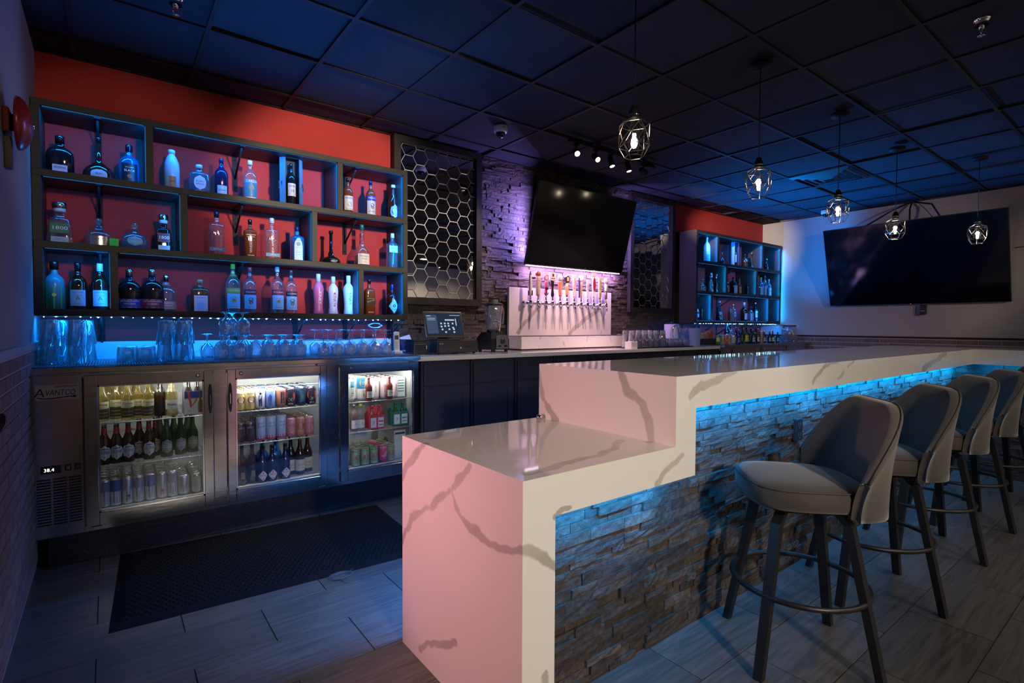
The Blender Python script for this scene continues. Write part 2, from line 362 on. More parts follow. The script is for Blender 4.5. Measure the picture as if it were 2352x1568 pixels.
M_SCREEN = mat('dark_glass_screen', (.004, .004, .005), .08, 0, .5)
M_WHITEPL = mat('white_plastic', (.74, .74, .73), .4)
M_CLEAR = glass('clear_glass', (.95, .97, .98), .07, .9, .13, (.92, .97, 1.0))  # slight haze put into clear glass to imitate its glow in blue light

# ---- floor of staggered wood-look tiles
floor = struct(MB().box(XL, XR, YF, YB, -.12, -.005).build('floor', M_GROUT))
TL, TW, GAP = .577, .292, .0035
cands = []
k0 = int((YF-2.215)/TW)-1
for k in range(k0, int((YB-2.215)/TW)+1):
    y0, y1 = 2.215+k*TW, 2.215+(k+1)*TW
    off = .52 if k % 2 == 0 else .52+TL/2
    n0 = int((XL-off)/TL)-1
    for n in range(n0, n0+18):
        x0, x1 = off+n*TL, off+(n+1)*TL
        cx0, cx1, cy0, cy1 = max(x0, XL), min(x1, XR), max(y0, YF), min(y1, YB)
        if cx1-cx0 < .03 or cy1-cy0 < .03: continue
        c = Vector(((cx0+cx1)/2, (cy0+cy1)/2, 0)); q = pixel_of(c)
        vis = q is not None and -150 < q[0] < 2500 and q[1] < 1750
        hidden = (cx0 > 1.2 and 1.45 < c.y < 3.4) or c.y > 3.62 or (c.x > 5.9 and c.y > -1)
        cands.append((0 if vis and not hidden else 1, (c-EYE).length, cx0, cx1, cy0, cy1))
cands.sort(); rest = MB(); TILE = {}
for i, (hid, d, x0, x1, y0, y1) in enumerate(cands):
    w, h = x1-x0-GAP, y1-y0-GAP
    if i < 290 and not hid:
        key = (round(w, 3), round(h, 3))
        if key not in TILE:
            TILE[key] = MB().box(-w/2, w/2, -h/2, h/2, -.008, 0, bev=.0012).mesh('tile')
        link('tile', TILE[key], M_FLOOR, floor, ((x0+x1)/2, (y0+y1)/2, 0))
    else:
        rest.box(x0+GAP/2, x1-GAP/2, y0+GAP/2, y1-GAP/2, -.008, 0)
o = rest.build('tile_field', M_FLOOR, floor); o['kind'] = 'stuff'

# ---- suspended ceiling
ceiling = struct(MB().box(XL, XR, YF, YB, ZC+.06, ZC+.12).build('ceiling', M_TEE))
GX, GY, GP = 2.292, 2.175, .6096
xs = [XL]+[GX+GP*k for k in range(-4, 10) if XL+.02 < GX+GP*k < XR-.02]+[XR]
ysl = [YF]+[GY+GP*k for k in range(-11, 4) if YF+.02 < GY+GP*k < YB-.02]+[YB]
CP = {}
for x0, x1 in zip(xs, xs[1:]):
    for y0, y1 in zip(ysl, ysl[1:]):
        w, h = x1-x0-.006, y1-y0-.006; key = (round(w, 3), round(h, 3))
        if key not in CP:
            b = bmesh.new(); bmesh.ops.create_cube(b, size=1)
            for v in b.verts: v.co = Vector((v.co.x*w, v.co.y*h, v.co.z*.016))
            me = bpy.data.meshes.new('ceiling_panel'); b.to_mesh(me); b.free(); CP[key] = me
        o = link('ceiling_panel', CP[key], M_CEIL, ceiling, ((x0+x1)/2, (y0+y1)/2, ZC+.012+random.choice((0, 0, 0, .004, .012))))
        o.rotation_euler = (random.uniform(-.006, .006), random.uniform(-.006, .006), 0)
for x in xs[1:-1]: MB().box(-.012, .012, YF, YB, 0, .006).build('ceiling_grid_bar', M_TEE, ceiling, (x, 0, ZC-.006))
for y in ysl[1:-1]: MB().box(XL, XR, -.012, .012, 0, .0055).build('ceiling_grid_bar', M_TEE, ceiling, (0, y, ZC-.0057))
MB().box(XL, XR, YB-.022, YB, 0, .006).build('ceiling_grid_bar', M_TEE, ceiling, (0, 0, ZC-.006))
MB().box(XL, XL+.022, YF, YB, 0, .006).build('ceiling_grid_bar', M_TEE, ceiling, (0, 0, ZC-.0062))
MB().box(XR-.022, XR, YF, YB, 0, .006).build('ceiling_grid_bar', M_TEE, ceiling, (0, 0, ZC-.0062))

# ---- walls
wall_back = struct(MB().box(XL-.1, XR+.1, YB, YB+.12, -.12, ZC+.12).build('wall_back', M_RED))
MB().box(XL+.001, 1.95, YB-.012, YB, 1.0, 1.155).build('backsplash_board', mat('white_splash_board', (.72, .73, .74), .35), wall_back)
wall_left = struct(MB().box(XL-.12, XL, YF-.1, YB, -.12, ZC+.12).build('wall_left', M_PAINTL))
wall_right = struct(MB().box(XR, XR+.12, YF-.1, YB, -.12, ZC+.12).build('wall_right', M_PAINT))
wall_front = struct(MB().box(XL-.1, XR+.1, YF-.12, YF, -.12, ZC+.12).build('wall_front', mat('cream_paint', (.62, .58, .53), .6, noise=.03, nscale=2)))
MB().box(0, .022, YF, YB, 0, .032).build('chair_rail', mat('grey_blue_rail_paint', (.36, .35, .36), .45, noise=.04, nscale=5), wall_left, (XL, 0, 1.135))
MB().box(-.022, 0, YF, YB, 0, .022).build('chair_rail', M_BLACKPL, wall_right, (XR, 0, 1.127))
def brick_wainscot(wall, x, sgn, ztop, ylo, yhi, rows_single, ysingle):
    """brick facing on a side wall: near rows as single bricks, the rest joined"""
    MB().box(min(0, sgn*.012), max(0, sgn*.012), YF, YB, 0, ztop).build('mortar_bed', M_MORTAR, wall, (x, 0, 0))
    PR, PL = .061, .207; me = MB().box(0, .008, -.0985, .0985, -.0255, .0255, bev=.002).mesh('brick'); me.materials.append(M_BRICK); far = MB()
    nr = int(ztop/PR)
    for r in range(nr):
        z = ztop-.004-PR*(r+.5)
        off = 0 if r % 2 == 0 else PL/2
        n = 0; y = YB-.10-off+.1
        while y > YF+.1:
            yc = y-.1
            if yc < YF+.11: break
            if r < rows_single and yc > ysingle and yc < YB-.0985: o = link('brick', me, None, wall, (x+(sgn*.0115 if sgn > 0 else -.0195), yc, z))
            elif yc < YB-.0985: far.box(x+(.0115 if sgn > 0 else -.0195), x+(.0195 if sgn > 0 else -.0115), yc-.0985, yc+.0985, z-.0255, z+.0255)
            y -= PL
    o = far.build('brick_field', M_BRICK, wall); o['kind'] = 'stuff'
brick_wainscot(wall_left, XL, 1, 1.13, 1.6, YB, 18, 1.7)
brick_wainscot(wall_right, XR, -1, 1.122, .0, YB, 8, .2)

# ---- split-face ledger stone
def stone_variants(n, rng):
    out = []
    for _ in range(n):
        b = MB(); nx, nz = 5, 3; v = []
        for j in range(nz):
            for i in range(nx):
                edge = (i in (0, nx-1)) or (j in (0, nz-1))
                d = rng.uniform(-.14, .12)*(.6 if edge else 1)
                v.append((i/(nx-1)-.5, -1+d, j/(nz-1)-.5))
        fs = [(j*nx+i, j*nx+i+1, (j+1)*nx+i+1, (j+1)*nx+i) for j in range(nz-1) for i in range(nx-1)]
        ring = [i for i in range(nx)]+[j*nx+nx-1 for j in range(1, nz)]+[(nz-1)*nx+i for i in range(nx-2, -1, -1)]+[j*nx for j in range(nz-2, 0, -1)]
        o = len(v)
        for i in ring: v.append((v[i][0], 0, v[i][2]))
        m = len(ring); fs += [(ring[k], o+k, o+(k+1) % m, ring[(k+1) % m]) for k in range(m)]
        b.add(v, fs); out.append(b)
    return out
_rng = random.Random(5)
STONES = stone_variants(9, _rng); STONE_ME = [b.mesh('stone') for b in STONES]
for me in STONE_ME: me.materials.append(M_STONE)
def ledger(parent, frame, width, z0, z1, hide, single, rng, dmin=.010, dmax=.032):
    """frame(u, z) -> (x, y) of the wall surface and its turn; pieces as (u0,u1,z0,z1)"""
    pieces = []; z = z0
    while z < z1-.012:
        h = rng.choice((.024, .030, .034, .034, .042)); h = min(h, z1-z)
        if z1-(z+h) < .02: h = z1-z
        u = -rng.uniform(0, .15)
        while u < width-.004:
            w = rng.choice((.06, .09, .13, .13, .18, .25)); e = min(u+w, width)
            if width-e < .05: e = width
            a = max(u, 0)
            if e-a > .012: pieces.append((a, e, z, z+h))
            u = e
        z += h
    scored = []
    for a, e, q0, q1 in pieces:
        org, rz = frame((a+e)/2); c = Vector((org[0], org[1], (q0+q1)/2)); px = pixel_of(c)
        vis = px is not None and -80 < px[0] < 2430 and -60 < px[1] < 1620 and not hide((a+e)/2, (q0+q1)/2)
        d = (c-EYE).length
        scored.append((0 if vis else 1, -((e-a)*(q1-q0))/(d*d), a, e, q0, q1, org, rz))
    scored.sort(key=lambda s: s[:2]); joined = MB()
    for i, (inv, sc_, a, e, q0, q1, org, rz) in enumerate(scored):
        k = rng.randrange(len(STONES)); dep = rng.uniform(dmin, dmax)
        mtx = T(org[0], org[1], (q0+q1)/2) @ RZ(rz) @ Matrix.Diagonal((e-a-.0016, dep, q1-q0-.0016, 1))
        if i < single and not inv:
            o = link('stone', STONE_ME[k], None, parent); o.matrix_local = mtx
        else: joined.add(STONES[k].v, STONES[k].f, False, mtx)
    o = joined.build('stone_field', M_STONE, parent); o['kind'] = 'stuff'
SX0, SX1 = 1.955, 5.985
MB().box(SX0, SX1, YB-.012, YB, 1.0, ZC).build('mortar_bed', mat('dark_mortar', (.05, .046, .044), .9), wall_back)
def hide_back(u, z):
    x = SX0+u
    return (2.03 < x < 2.83 and z > 1.47) or (5.1 < x < 5.9 and z > 1.47) or (3.25 < x < 4.65 and z < 1.64) or (3.45 < x < 4.95 and 1.93 < z < 2.66)
ledger(wall_back, lambda u: ((SX0+u, YB-.011), 0), SX1-SX0, 1.03, ZC-.002, hide_back, 300, random.Random(21))
def rebase(t, loc):
    """move a thing's origin to its base; its parts stay where they are"""
    loc = Vector(loc); t.location = loc
    for c in t.children: c.location = Vector(c.location)-loc
    return t
# ================================================================ BAR COUNTER
bar = thing('bar_counter', 'two-level white veined quartz bar with stacked stone front and waterfall end', 'bar')
XE, Y0, Y1, ZL, ZU, XU = .917, 1.14, 1.905, .832, 1.0875, 1.628
LEG_IN, LEG_OUT, LEG_Y = 5.80, 6.93, -.9
BV = .0025
def slab(name, poly):
    """profile in the x-z plane run along the bar's depth; mitred to its neighbours"""
    MB().prism([(x, z) for x, z in poly], Y1-Y0, T(0, Y1, 0) @ RX(PI/2)).build(name, M_QUARTZ, bar)
slab('end_panel', [(XE, 0), (XE+.124, 0), (XE+.124, ZL-.125), (XE, ZL)])
slab('lower_worktop', [(XE, ZL), (XE+.124, ZL-.125), (XU+.125, ZL-.125), (XU, ZL)])
slab('riser_panel', [(XU, ZL), (XU+.125, ZL-.125), (XU+.125, ZU), (XU, ZU)])
b = MB(); b.prism([(XU+.125, Y0), (LEG_IN, Y0), (LEG_OUT, Y1), (XU+.125, Y1)], .125, T(0, 0, ZU-.125)); b.build('upper_worktop', M_QUARTZ, bar)
b = MB(); b.prism([(LEG_IN+.0006, Y0-.0002), (LEG_IN+.0006, LEG_Y), (LEG_OUT, LEG_Y), (LEG_OUT, Y1-.001)], .125, T(0, 0, ZU-.125)); b.build('return_worktop', M_QUARTZ, bar)
M_CARC = mat('black_laminate', (.018, .016, .018), .5)
MB().box(XE+.125, XU+.06, 1.30, Y1-.06, 0, ZL-.126).build('carcass', M_CARC, bar)
MB().box(XU+.06, 6.0, 1.30, Y1-.06, 0, ZU-.126).build('carcass', M_CARC, bar)
MB().box(LEG_IN+.18, LEG_OUT-.1, LEG_Y+.02, Y1-.06, 0, ZU-.126).build('carcass', M_CARC, bar)
BW = 5.98-(XE+.125)
ledger(bar, lambda u: ((XE+.125+u, 1.302), 0), BW, .002, ZL-.127, lambda u, z: False, 190, random.Random(31), .008, .024)
ledger(bar, lambda u: ((XU+.126+u, 1.302), 0), 5.98-XU-.126, ZL-.127, ZU-.127, lambda u, z: False, 105, random.Random(32), .008, .024)
ledger(bar, lambda u: ((LEG_IN+.182, 1.29-u), -PI/2), 1.29-LEG_Y-.03, .002, ZU-.127, lambda u, z: True, 0, random.Random(33), .008, .02)
# blue light strips under the overhang and under the bartender's side
M_LEDBLUE = glow('blue_led_diffuser', (.05, .45, 1.0), 6)
for x0, x1, z in ((XE+.13, XU+.12, ZL-.1265), (XU+.13, LEG_IN+.1, ZU-.1265)):
    MB().box(x0, x1, 1.186, 1.198, z, z+.0012).build('led_strip', M_LEDBLUE, bar)
    area_light('bar_strip_light', ((x0+x1)/2, 1.192, z-.0012), (0, .95, -.55), x1-x0, .010, (x1-x0)*16, CYAN, 170)
MB().box(LEG_IN+.045, LEG_IN+.057, LEG_Y+.05, 1.13, ZU-.1265, ZU-.1253).build('led_strip', M_LEDBLUE, bar)
area_light('bar_strip_light', (LEG_IN+.051, (LEG_Y+1.13)/2, ZU-.1275), (.95, 0, -.55), 1.13-LEG_Y, .008, 11.0, CYAN, 170)
MB().box(XE+.13, XU, Y1-.05, Y1-.04, ZL-.131, ZL-.126).build('led_strip', M_LEDBLUE, bar)
area_light('bar_strip_light', ((XE+.13+XU)/2, Y1-.035, ZL-.134), (0, .45, -1), XU-XE-.13, .008, 20, (.08, .30, 1), 150)
MB().box(XU+.05, 4.5, Y1-.05, Y1-.04, ZU-.131, ZU-.126).build('led_strip', M_LEDBLUE, bar)
area_light('bar_strip_light', (3.2, Y1-.035, ZU-.134), (0, .45, -1), 2.6, .008, 7, (.08, .30, 1), 150)
# power outlet in the stone
b = MB(); b.box(2.858, 2.928, 1.262, 1.284, .668, .784, bev=.004); po = b.build('power_outlet', M_BLACKPL, bar)
b = MB()
for z in (.699, .753):
    b.box(2.878, 2.884, 1.2605, 1.264, z-.008, z+.012); b.box(2.900, 2.906, 1.2605, 1.264, z-.008, z+.012); b.lathe([(.005, 0), (.005, .003)], 8, mtx=T(2.892, 1.264, z-.016) @ RX(PI/2))
b.build('outlet_slots', mat('dark_grey_plastic', (.05, .05, .05), .4), po)
# small clear puck left on the lower worktop
pk = MB().lathe([(.0001, 0), (.012, 0), (.016, .003), (.017, .010), (.014, .017), (.008, .019), (.0001, .019)], 16).build('gooseneck_sink_cap', M_CHROME)
pk.name = 'metal_knob'; pp = on_z(1236, 960, ZL); pk.location = (pp.x, Y1-.03, ZL)
tag(pk, 'small metal knob on the back edge of the lower white worktop', 'knob')
rebase(bar, (3.4, 1.5, 0))

# ================================================================ BAR STOOLS
M_FABRIC = mat('grey_velvet', (.052, .045, .042), .85, noise=.16, nscale=7, bump=.12, bscale=400, sheen=.25)
M_PIPING = mat('dark_piping', (.05, .04, .042), .7)
M_LEG = mat('matt_black_steel', (.011, .011, .012), .38)
def rounded(a, w, n=3.4):
    c, s_ = math.cos(a), math.sin(a); q = (abs(c)**n+abs(s_)**n)**(-1/n); return c*q*w, s_*q*w
def make_stool(label):
    t = thing('bar_stool', label, 'bar stool', group='grey barrel-back bar stools along the bar')
    # seat cushion (faces local +y)
    b = MB(); seg = 32
    rings = [(.175, .608), (.203, .612), (.212, .63), (.214, .668), (.209, .684), (.195, .694), (.15, .702), (.08, .706)]
    vs, fs = [], []
    for w, z in rings:
        for k in range(seg):
            x, y = rounded(2*PI*k/seg, w); vs.append((x, y+.005, z+(.006*(y/.2) if z > .68 else 0)))
    for i in range(len(rings)-1):
        for k in range(seg): fs.append((i*seg+k, i*seg+(k+1) % seg, (i+1)*seg+(k+1) % seg, (i+1)*seg+k))
    fs.append(tuple(range((len(rings)-1)*seg, len(rings)*seg))); fs.append(tuple(reversed(range(seg))))
    b.add(vs, fs, True); seat = b.build('seat', M_FABRIC, t)
    pts = [(rounded(2*PI*k/48, .2095)[0], rounded(2*PI*k/48, .2095)[1]+.005, .686) for k in range(48)]
    MB().tube(pts, .0035, 6, True).build('piping', M_PIPING, seat)
    # barrel back: a shell round the rear half, highest behind, running down to the seat's underside
    n = 30; A0, A1 = math.radians(-90-68), math.radians(-90+68)
    def col(k):
        a = A0+(A1-A0)*k/n; s_ = abs(k/n*2-1)
        top = .988-.255*max(0, (s_-.34)/.66)**1.9; bot = .60+.0*s_
        return a, top, bot
    vs, fs = [], []; m = 9
    for k in range(n+1):
        a, top, bot = col(k); ring = []
        for j in range(m):
            q = j/(m-1); z = bot+(top-bot)*q; lean = .030*q*q
            x, y = rounded(a, .252+lean*(.6 if False else 1)); ring.append((x, y, z))
        x, y = rounded(a, .252+.030-.016); ring.append((x, y, top+.010))
        for j in range(m-1, -1, -1):
            q = j/(m-1); z = bot+(top-bot)*q; lean = .030*q*q
            x, y = rounded(a, .252-.036+lean); ring.append((x, y, z))
        vs += ring
    w = 2*m+1
    for k in range(n):
        for j in range(w): fs.append((k*w+j, k*w+(j+1) % w, (k+1)*w+(j+1) % w, (k+1)*w+j))
    fs += [tuple(range(w)), tuple(reversed(range(n*w, (n+1)*w)))]
    b = MB(); b.add(vs, fs, True); back = b.build('backrest', M_FABRIC, t)
    pts = []
    for k in range(n+1):
        a, top, bot = col(k); x, y = rounded(a, .252+.030-.004); pts.append((x, y, top+.007))
    for k, e in ((n, A1), (0, A0)): pass
    MB().tube(pts, .0034, 6).build('piping', M_PIPING, back)
    # swivel plate
    MB().box(-.13, .13, -.13, .13, .585, .607).build('swivel_plate', M_LEG, t)
    # legs and foot ring are one base, turned with the legs
    base_a = PI/4
    for q in range(4):
        a = base_a+q*PI/2; u = Vector((math.cos(a), math.sin(a), 0)); w_ = Vector((-math.sin(a), math.cos(a), 0))
        b = MB(); P = [(.135, .588, .018), (.178, .545, .018), (.292, 0, .0165)]; v = []
        for r, z, h in P:
            c = u*r
            for i, j in ((-1, -1), (1, -1), (1, 1), (-1, 1)): p = c+u*(h*.8*i)+w_*(h*j); v.append((p.x, p.y, z))
        f = [(0, 3, 2, 1), (8, 9, 10, 11)]
        for s_ in (0, 4): f += [(s_+i, s_+(i+1) % 4, s_+4+(i+1) % 4, s_+4+i) for i in range(4)]
        b.add(v, f); b.build('leg', M_LEG, t)
    ring = [(.238*math.cos(2*PI*k/40), .238*math.sin(2*PI*k/40), .285) for k in range(40)]
    MB().tube(ring, .0105, 8, True).build('foot_ring', M_LEG, t)
    return t
st = make_stool('grey barrel-back bar stool nearest the low white end of the bar')
st.location = (2.13, .925, 0); st.rotation_euler = (0, 0, math.radians(45))
for x, y, a, lb in ((2.915, .93, 40, 'grey barrel-back bar stool, second in the row from the low white bar end'),
                    (3.73, .943, 38, 'grey barrel-back bar stool, third in the row from the low white bar end'),
                    (4.476, .94, 34, 'grey barrel-back bar stool, fourth in the row, cut by the right frame edge'),
                    (5.25, .92, 30, 'grey barrel-back bar stool, last of the row beside the bar\'s inside corner')):
    place_copy(st, (x, y, 0), math.radians(a), lb)

# ================================================================ RUBBER MAT AND CABLE
mt = thing('floor_mat', 'black rubber anti-fatigue mat with honeycomb surface on the aisle floor', 'mat', (.73, 3.085, 0), math.radians(-3.4))
M_RUBBER = mat('black_rubber', (.008, .008, .009), .7, spec=.12, noise=.1, nscale=20, bump=.1, bscale=300)
b = MB(); w, d = .725, .45
b.add([(-w, -d, .0005), (w, -d, .0005), (w, d, .0005), (-w, d, .0005), (-w+.05, -d+.05, .012), (w-.05, -d+.05, .012), (w-.05, d-.05, .012), (-w+.05, d-.05, .012)],
      [(0, 1, 5, 4), (1, 2, 6, 5), (2, 3, 7, 6), (3, 0, 4, 7), (4, 5, 6, 7), (3, 2, 1, 0)]); b.build('mat_base', M_RUBBER, mt)
b = MB(); R = .0125; j = 0; yy = -d+.065
hexa = [(math.cos(PI/3*k), math.sin(PI/3*k)) for k in range(6)]
while yy < d-.06:
    xx = -w+.065+(R*1.15 if j % 2 else 0)
    while xx < w-.06:
        v = [(xx+c*R*.95, yy+s*R*.95, .0121) for c, s in hexa]+[(xx+c*R*.62, yy+s*R*.62, .0165) for c, s in hexa]
        b.add(v, [(i, (i+1) % 6, 6+(i+1) % 6, 6+i) for i in range(6)]+[(6, 7, 8, 9, 10, 11)]); xx += R*2.3
    yy += R*2.0; j += 1
o = b.build('grip_bumps', M_RUBBER, mt); o['kind'] = 'stuff'
cp = on_z(783, 1322, .004); b = MB()
for k in range(4):
    a0 = random.uniform(0, 6); rr = .036+.005*k
    b.tube([(rr*1.2*math.cos(a0+2*PI*i/26), rr*.75*math.sin(a0+2*PI*i/26), .003+.0016*k) for i in range(26)], .0013, 6, True)
b.tube([(.05, .02, .004), (.09, .05, .003), (.15, .04, .0025), (.2, .06, .0025)], .0013, 6)
b.tube([(-.02, -.03, .004), (.0, -.09, .0025), (.03, -.11, .0025)], .0013, 6)
o = b.build('cable_coil', mat('clear_cable', (.10, .10, .12), .3)); o.location = (cp.x, cp.y, 0); tag(o, 'thin coiled cable lying on the floor beside the rubber mat', 'cable')
# ================================================================ GLASS-DOOR COOLERS
M_LINER = mat('white_cooler_liner', (.46, .47, .46), .4)
M_WIRE = mat('coated_wire', (.55, .57, .56), .35, .6)
M_PANE = glass('cooler_pane', (.93, .95, .95), .04, .42, 0, rough=.01)
M_CURB = mat('black_kerb', (.012, .011, .013), .3, noise=.2, nscale=30, bump=.2, bscale=60)
M_GASKET = mat('black_gasket', (.012, .012, .012), .6)
YD = 3.53                                                     # door face
def cooler(label, x0, x1, doors, comp, shelves, powers):
    t = thing('bar_cooler', label, 'cooler')
    MB().box(x0, x1, 3.505, 4.262, 1.014, 1.043, bev=.003).build('worktop', M_STEEL, t)
    # carcass: back, floor, roof, ends and posts between the doors
    b = MB(); b.box(x0+.005, x1-.005, 4.21, 4.255, .168, 1.013); b.box(x0+.005, x1-.005, 3.565, 4.21, .168, .255); b.box(x0+.005, x1-.005, 3.565, 4.21, .975, 1.013)
    b.box(x0+.005, x0+.03, 3.565, 4.21, .2, .975); b.box(x1-.03, x1-.005, 3.565, 4.21, .2, .975); b.build('carcass', M_LINER, t)
    MB().box(x0+.001, x0+.005, 3.56, 4.255, .168, 1.013).build('end_skin', M_STEEL, t); MB().box(x1-.005, x1-.001, 3.56, 4.255, .168, 1.013).build('end_skin', M_STEEL, t)
    MB().box(x0+.002, x1-.002, 3.55, 3.565, .985, 1.013).build('head_rail', M_STEEL, t)
    MB().box(x0+.002, x1-.002, 3.55, 3.565, .168, .198).build('foot_rail', M_STEEL, t)
    MB().box(x0+.06, x1-.02, 3.585, 4.22, 0, .1675, bev=.004).build('kerb', M_CURB, t)
    # compressor bay
    ca, cb = comp
    MB().box(ca, cb, 3.545, 3.56, .172, 1.005, bev=.002).build('front_panel', M_STEEL, t)
    MB().box(cb+.001, cb+.02, 3.56, 4.2, .2, .975).build('bay_wall', M_LINER, t)
    for i, (a, e, ga, ge) in enumerate(doors):
        if i:
            pa, pe = doors[i-1][1]+.004, a-.004
            MB().box(pa, pe, 3.545, 3.6, .185, 1.003, bev=.002).build('post', M_STEEL, t)
        zb, zt, g0, g1 = .195, .998, .262, .942
        b = MB(); y0, y1 = YD, 3.558
        b.box(a, ga, y0, y1, zb, zt, bev=.002); b.box(ge, e, y0, y1, zb, zt, bev=.002); b.box(ga, ge, y0, y1, g1, zt, bev=.002); b.box(ga, ge, y0, y1, zb, g0, bev=.002)
        d = b.build('door', M_STEEL, t)
        MB().box(ga-.003, ge+.003, y0+.012, y0+.016, g0-.003, g1+.003).build('glass_pane', M_PANE, d)
        b = MB(); s_ = .008
        b.box(ga, ga+s_, y0+.004, y0+.011, g0, g1); b.box(ge-s_, ge, y0+.004, y0+.011, g0, g1); b.box(ga, ge, y0+.004, y0+.011, g1-s_, g1); b.box(ga, ge, y0+.004, y0+.011, g0, g0+s_)
        b.build('pane_trim', M_CHROME, d)
        hx = (ge+e)/2+.008 if i == 0 else (a+ga)/2-.008
        b = MB()
        b.prism([(hx+.011*math.copysign(abs(math.cos(a_))**.8, math.cos(a_)), .83+.088*math.sin(a_)) for a_ in [2*PI*k/24 for k in range(24)]], .0045, T(0, y0+.001, 0) @ RX(PI/2))
        hd = b.build('handle_recess', M_GASKET, d)
        MB().box(hx-.004, hx+.004, y0-.012, y0-.003, .79, .855, bev=.002).build('handle_grip', M_CHROME, hd)
        MB().lathe([(.0115, 0), (.0115, .003), (.006, .0045)], 16, mtx=T(ge-.03 if i == 0 else ga+.03, y0, .972) @ RX(PI/2)).build('lock', M_CHROME, d)
        hxx = a+.02 if i == 0 else e-.06
        for hz in (.999, .184): MB().box(hxx, hxx+.045, y0-.004, y0+.02, hz, hz+.010, bev=.001).build('hinge', M_STEEL, d)
        # wire shelves
        for z in shelves[i]:
            b = MB(); n = int((ge-ga+.06)/.026)
            for k in range(n+1):
                x = ga-.03+(ge-ga+.06)*k/n; b.tube([(x, 3.60, z), (x, 4.17, z)], .0017, 4)
            for y in (3.60, 3.78, 3.98, 4.17): b.tube([(ga-.035, y, z-.003), (ge+.035, y, z-.003)], .0035 if y == 3.60 else .0024, 6)
            b.build('wire_shelf', M_WIRE, t)
        b = MB()
        for x in (ga-.03, ge+.03): b.box(x-.006, x+.006, 3.63, 3.64, .2, .97)
        b.build('shelf_rail', M_STEEL, t)
        if powers[i]:
            MB().box(ga, ge, 3.60, 3.625, .962, .974).build('interior_lamp', glow('cooler_lamp_glow', (.93, 1, .93), 5), t)
            area_light('cooler_lamp_light', ((ga+ge)/2, 3.612, .958), (0, 1, -.75), ge-ga, .02, powers[i]*1.25, (1.0, .97, .90), 170)
    return t
D1 = [(-.108, .484, -.053, .437), (.560, 1.150, .604, 1.109), (1.242, 1.832, 1.292, 1.790)]
SHELF_Z = [(.728, .490), (.727, .521), (.724, .510)]
c1 = cooler('long stainless back-bar cooler with three lit glass doors, full of drinks', XL+.004, 1.838, D1, (-.322, -.115), SHELF_Z, (.5, 8.0, 3.6))
# badge, thermometer, switches and louvres on the compressor panel
yp = 3.5445
M_INK = paint((18, 18, 20))
bd = MB().box(-.298, -.128, yp-.0025, yp, .880, .957).build('badge', paint((205, 205, 203), .35), c1)
b = MB(); sf = lambda x, z: (x+.14*(z-.918), yp-.0032, z)
lettering(b, 'A', .062, -.281, .915, sf); lettering(b, 'VANTCO', .040, -.2005, .915, sf, .118); lettering(b, 'REFRIGERATION', .014, -.184, .9465, sf, .09)
sw = [(-.292, .893), (-.268, .888), (-.24, .8865), (-.2, .8905), (-.17, .894), (-.145, .893)]
for (xa, za), (xb, zb_) in zip(sw, sw[1:]): b.add([(xa, yp-.0032, za-.0025), (xb, yp-.0032, zb_-.0032), (xb, yp-.0032, zb_+.003), (xa, yp-.0032, za+.002)], [(0, 1, 2, 3)])
b.lathe([(.007, 0), (.007, .0004)], 14, mtx=T(-.146, yp-.0028, .894) @ RX(PI/2)); b.build('lettering', M_INK, bd)
dp = MB().box(-.285, -.203, yp-.006, yp, .502, .541, bev=.003).build('thermometer_display', M_BLACKPL, c1)
b = MB(); lettering(b, '38.4', .024, -.252, .5215, lambda x, z: (x, yp-.0066, z)); b.build('digits', glow('display_digits', (.9, .95, 1), 2.2), dp)
for xx in (-.177, -.138):
    s_ = MB().box(xx-.014, xx+.014, yp-.005, yp, .508, .540, bev=.002).build('switch', M_BLACKPL, c1)
    MB().box(xx-.007, xx+.007, yp-.008, yp-.0045, .515, .533, bev=.001).build('rocker', mat('dark_grey_plastic', (.05, .05, .05), .4) if xx > -.16 else paint((120, 120, 122)), s_)
for (xa, xb) in ((-.301, -.247), (-.238, -.184), (-.176, -.125)):
    for k in range(17):
        z = .468-k*.0145
        MB().add([(xa, yp-.0006, z), (xb, yp-.0006, z), (xb, yp-.0035, z+.0062), (xa, yp-.0035, z+.0062)], [(0, 1, 2, 3)]).build('louvre', M_GASKET, c1)
rebase(c1, (.75, 3.9, 0))
c2 = cooler('second stainless back-bar cooler at the far end under the right shelf', 5.985, XR-.006, [(6.21, 6.90, 6.26, 6.85), (6.93, 7.60, 6.98, 7.55), (7.63, 8.33, 7.68, 8.28)], (5.995, 6.2), [(.728,), (.728,), (.728,)], (0, 0, 0))
rebase(c2, (7.15, 3.9, 0))

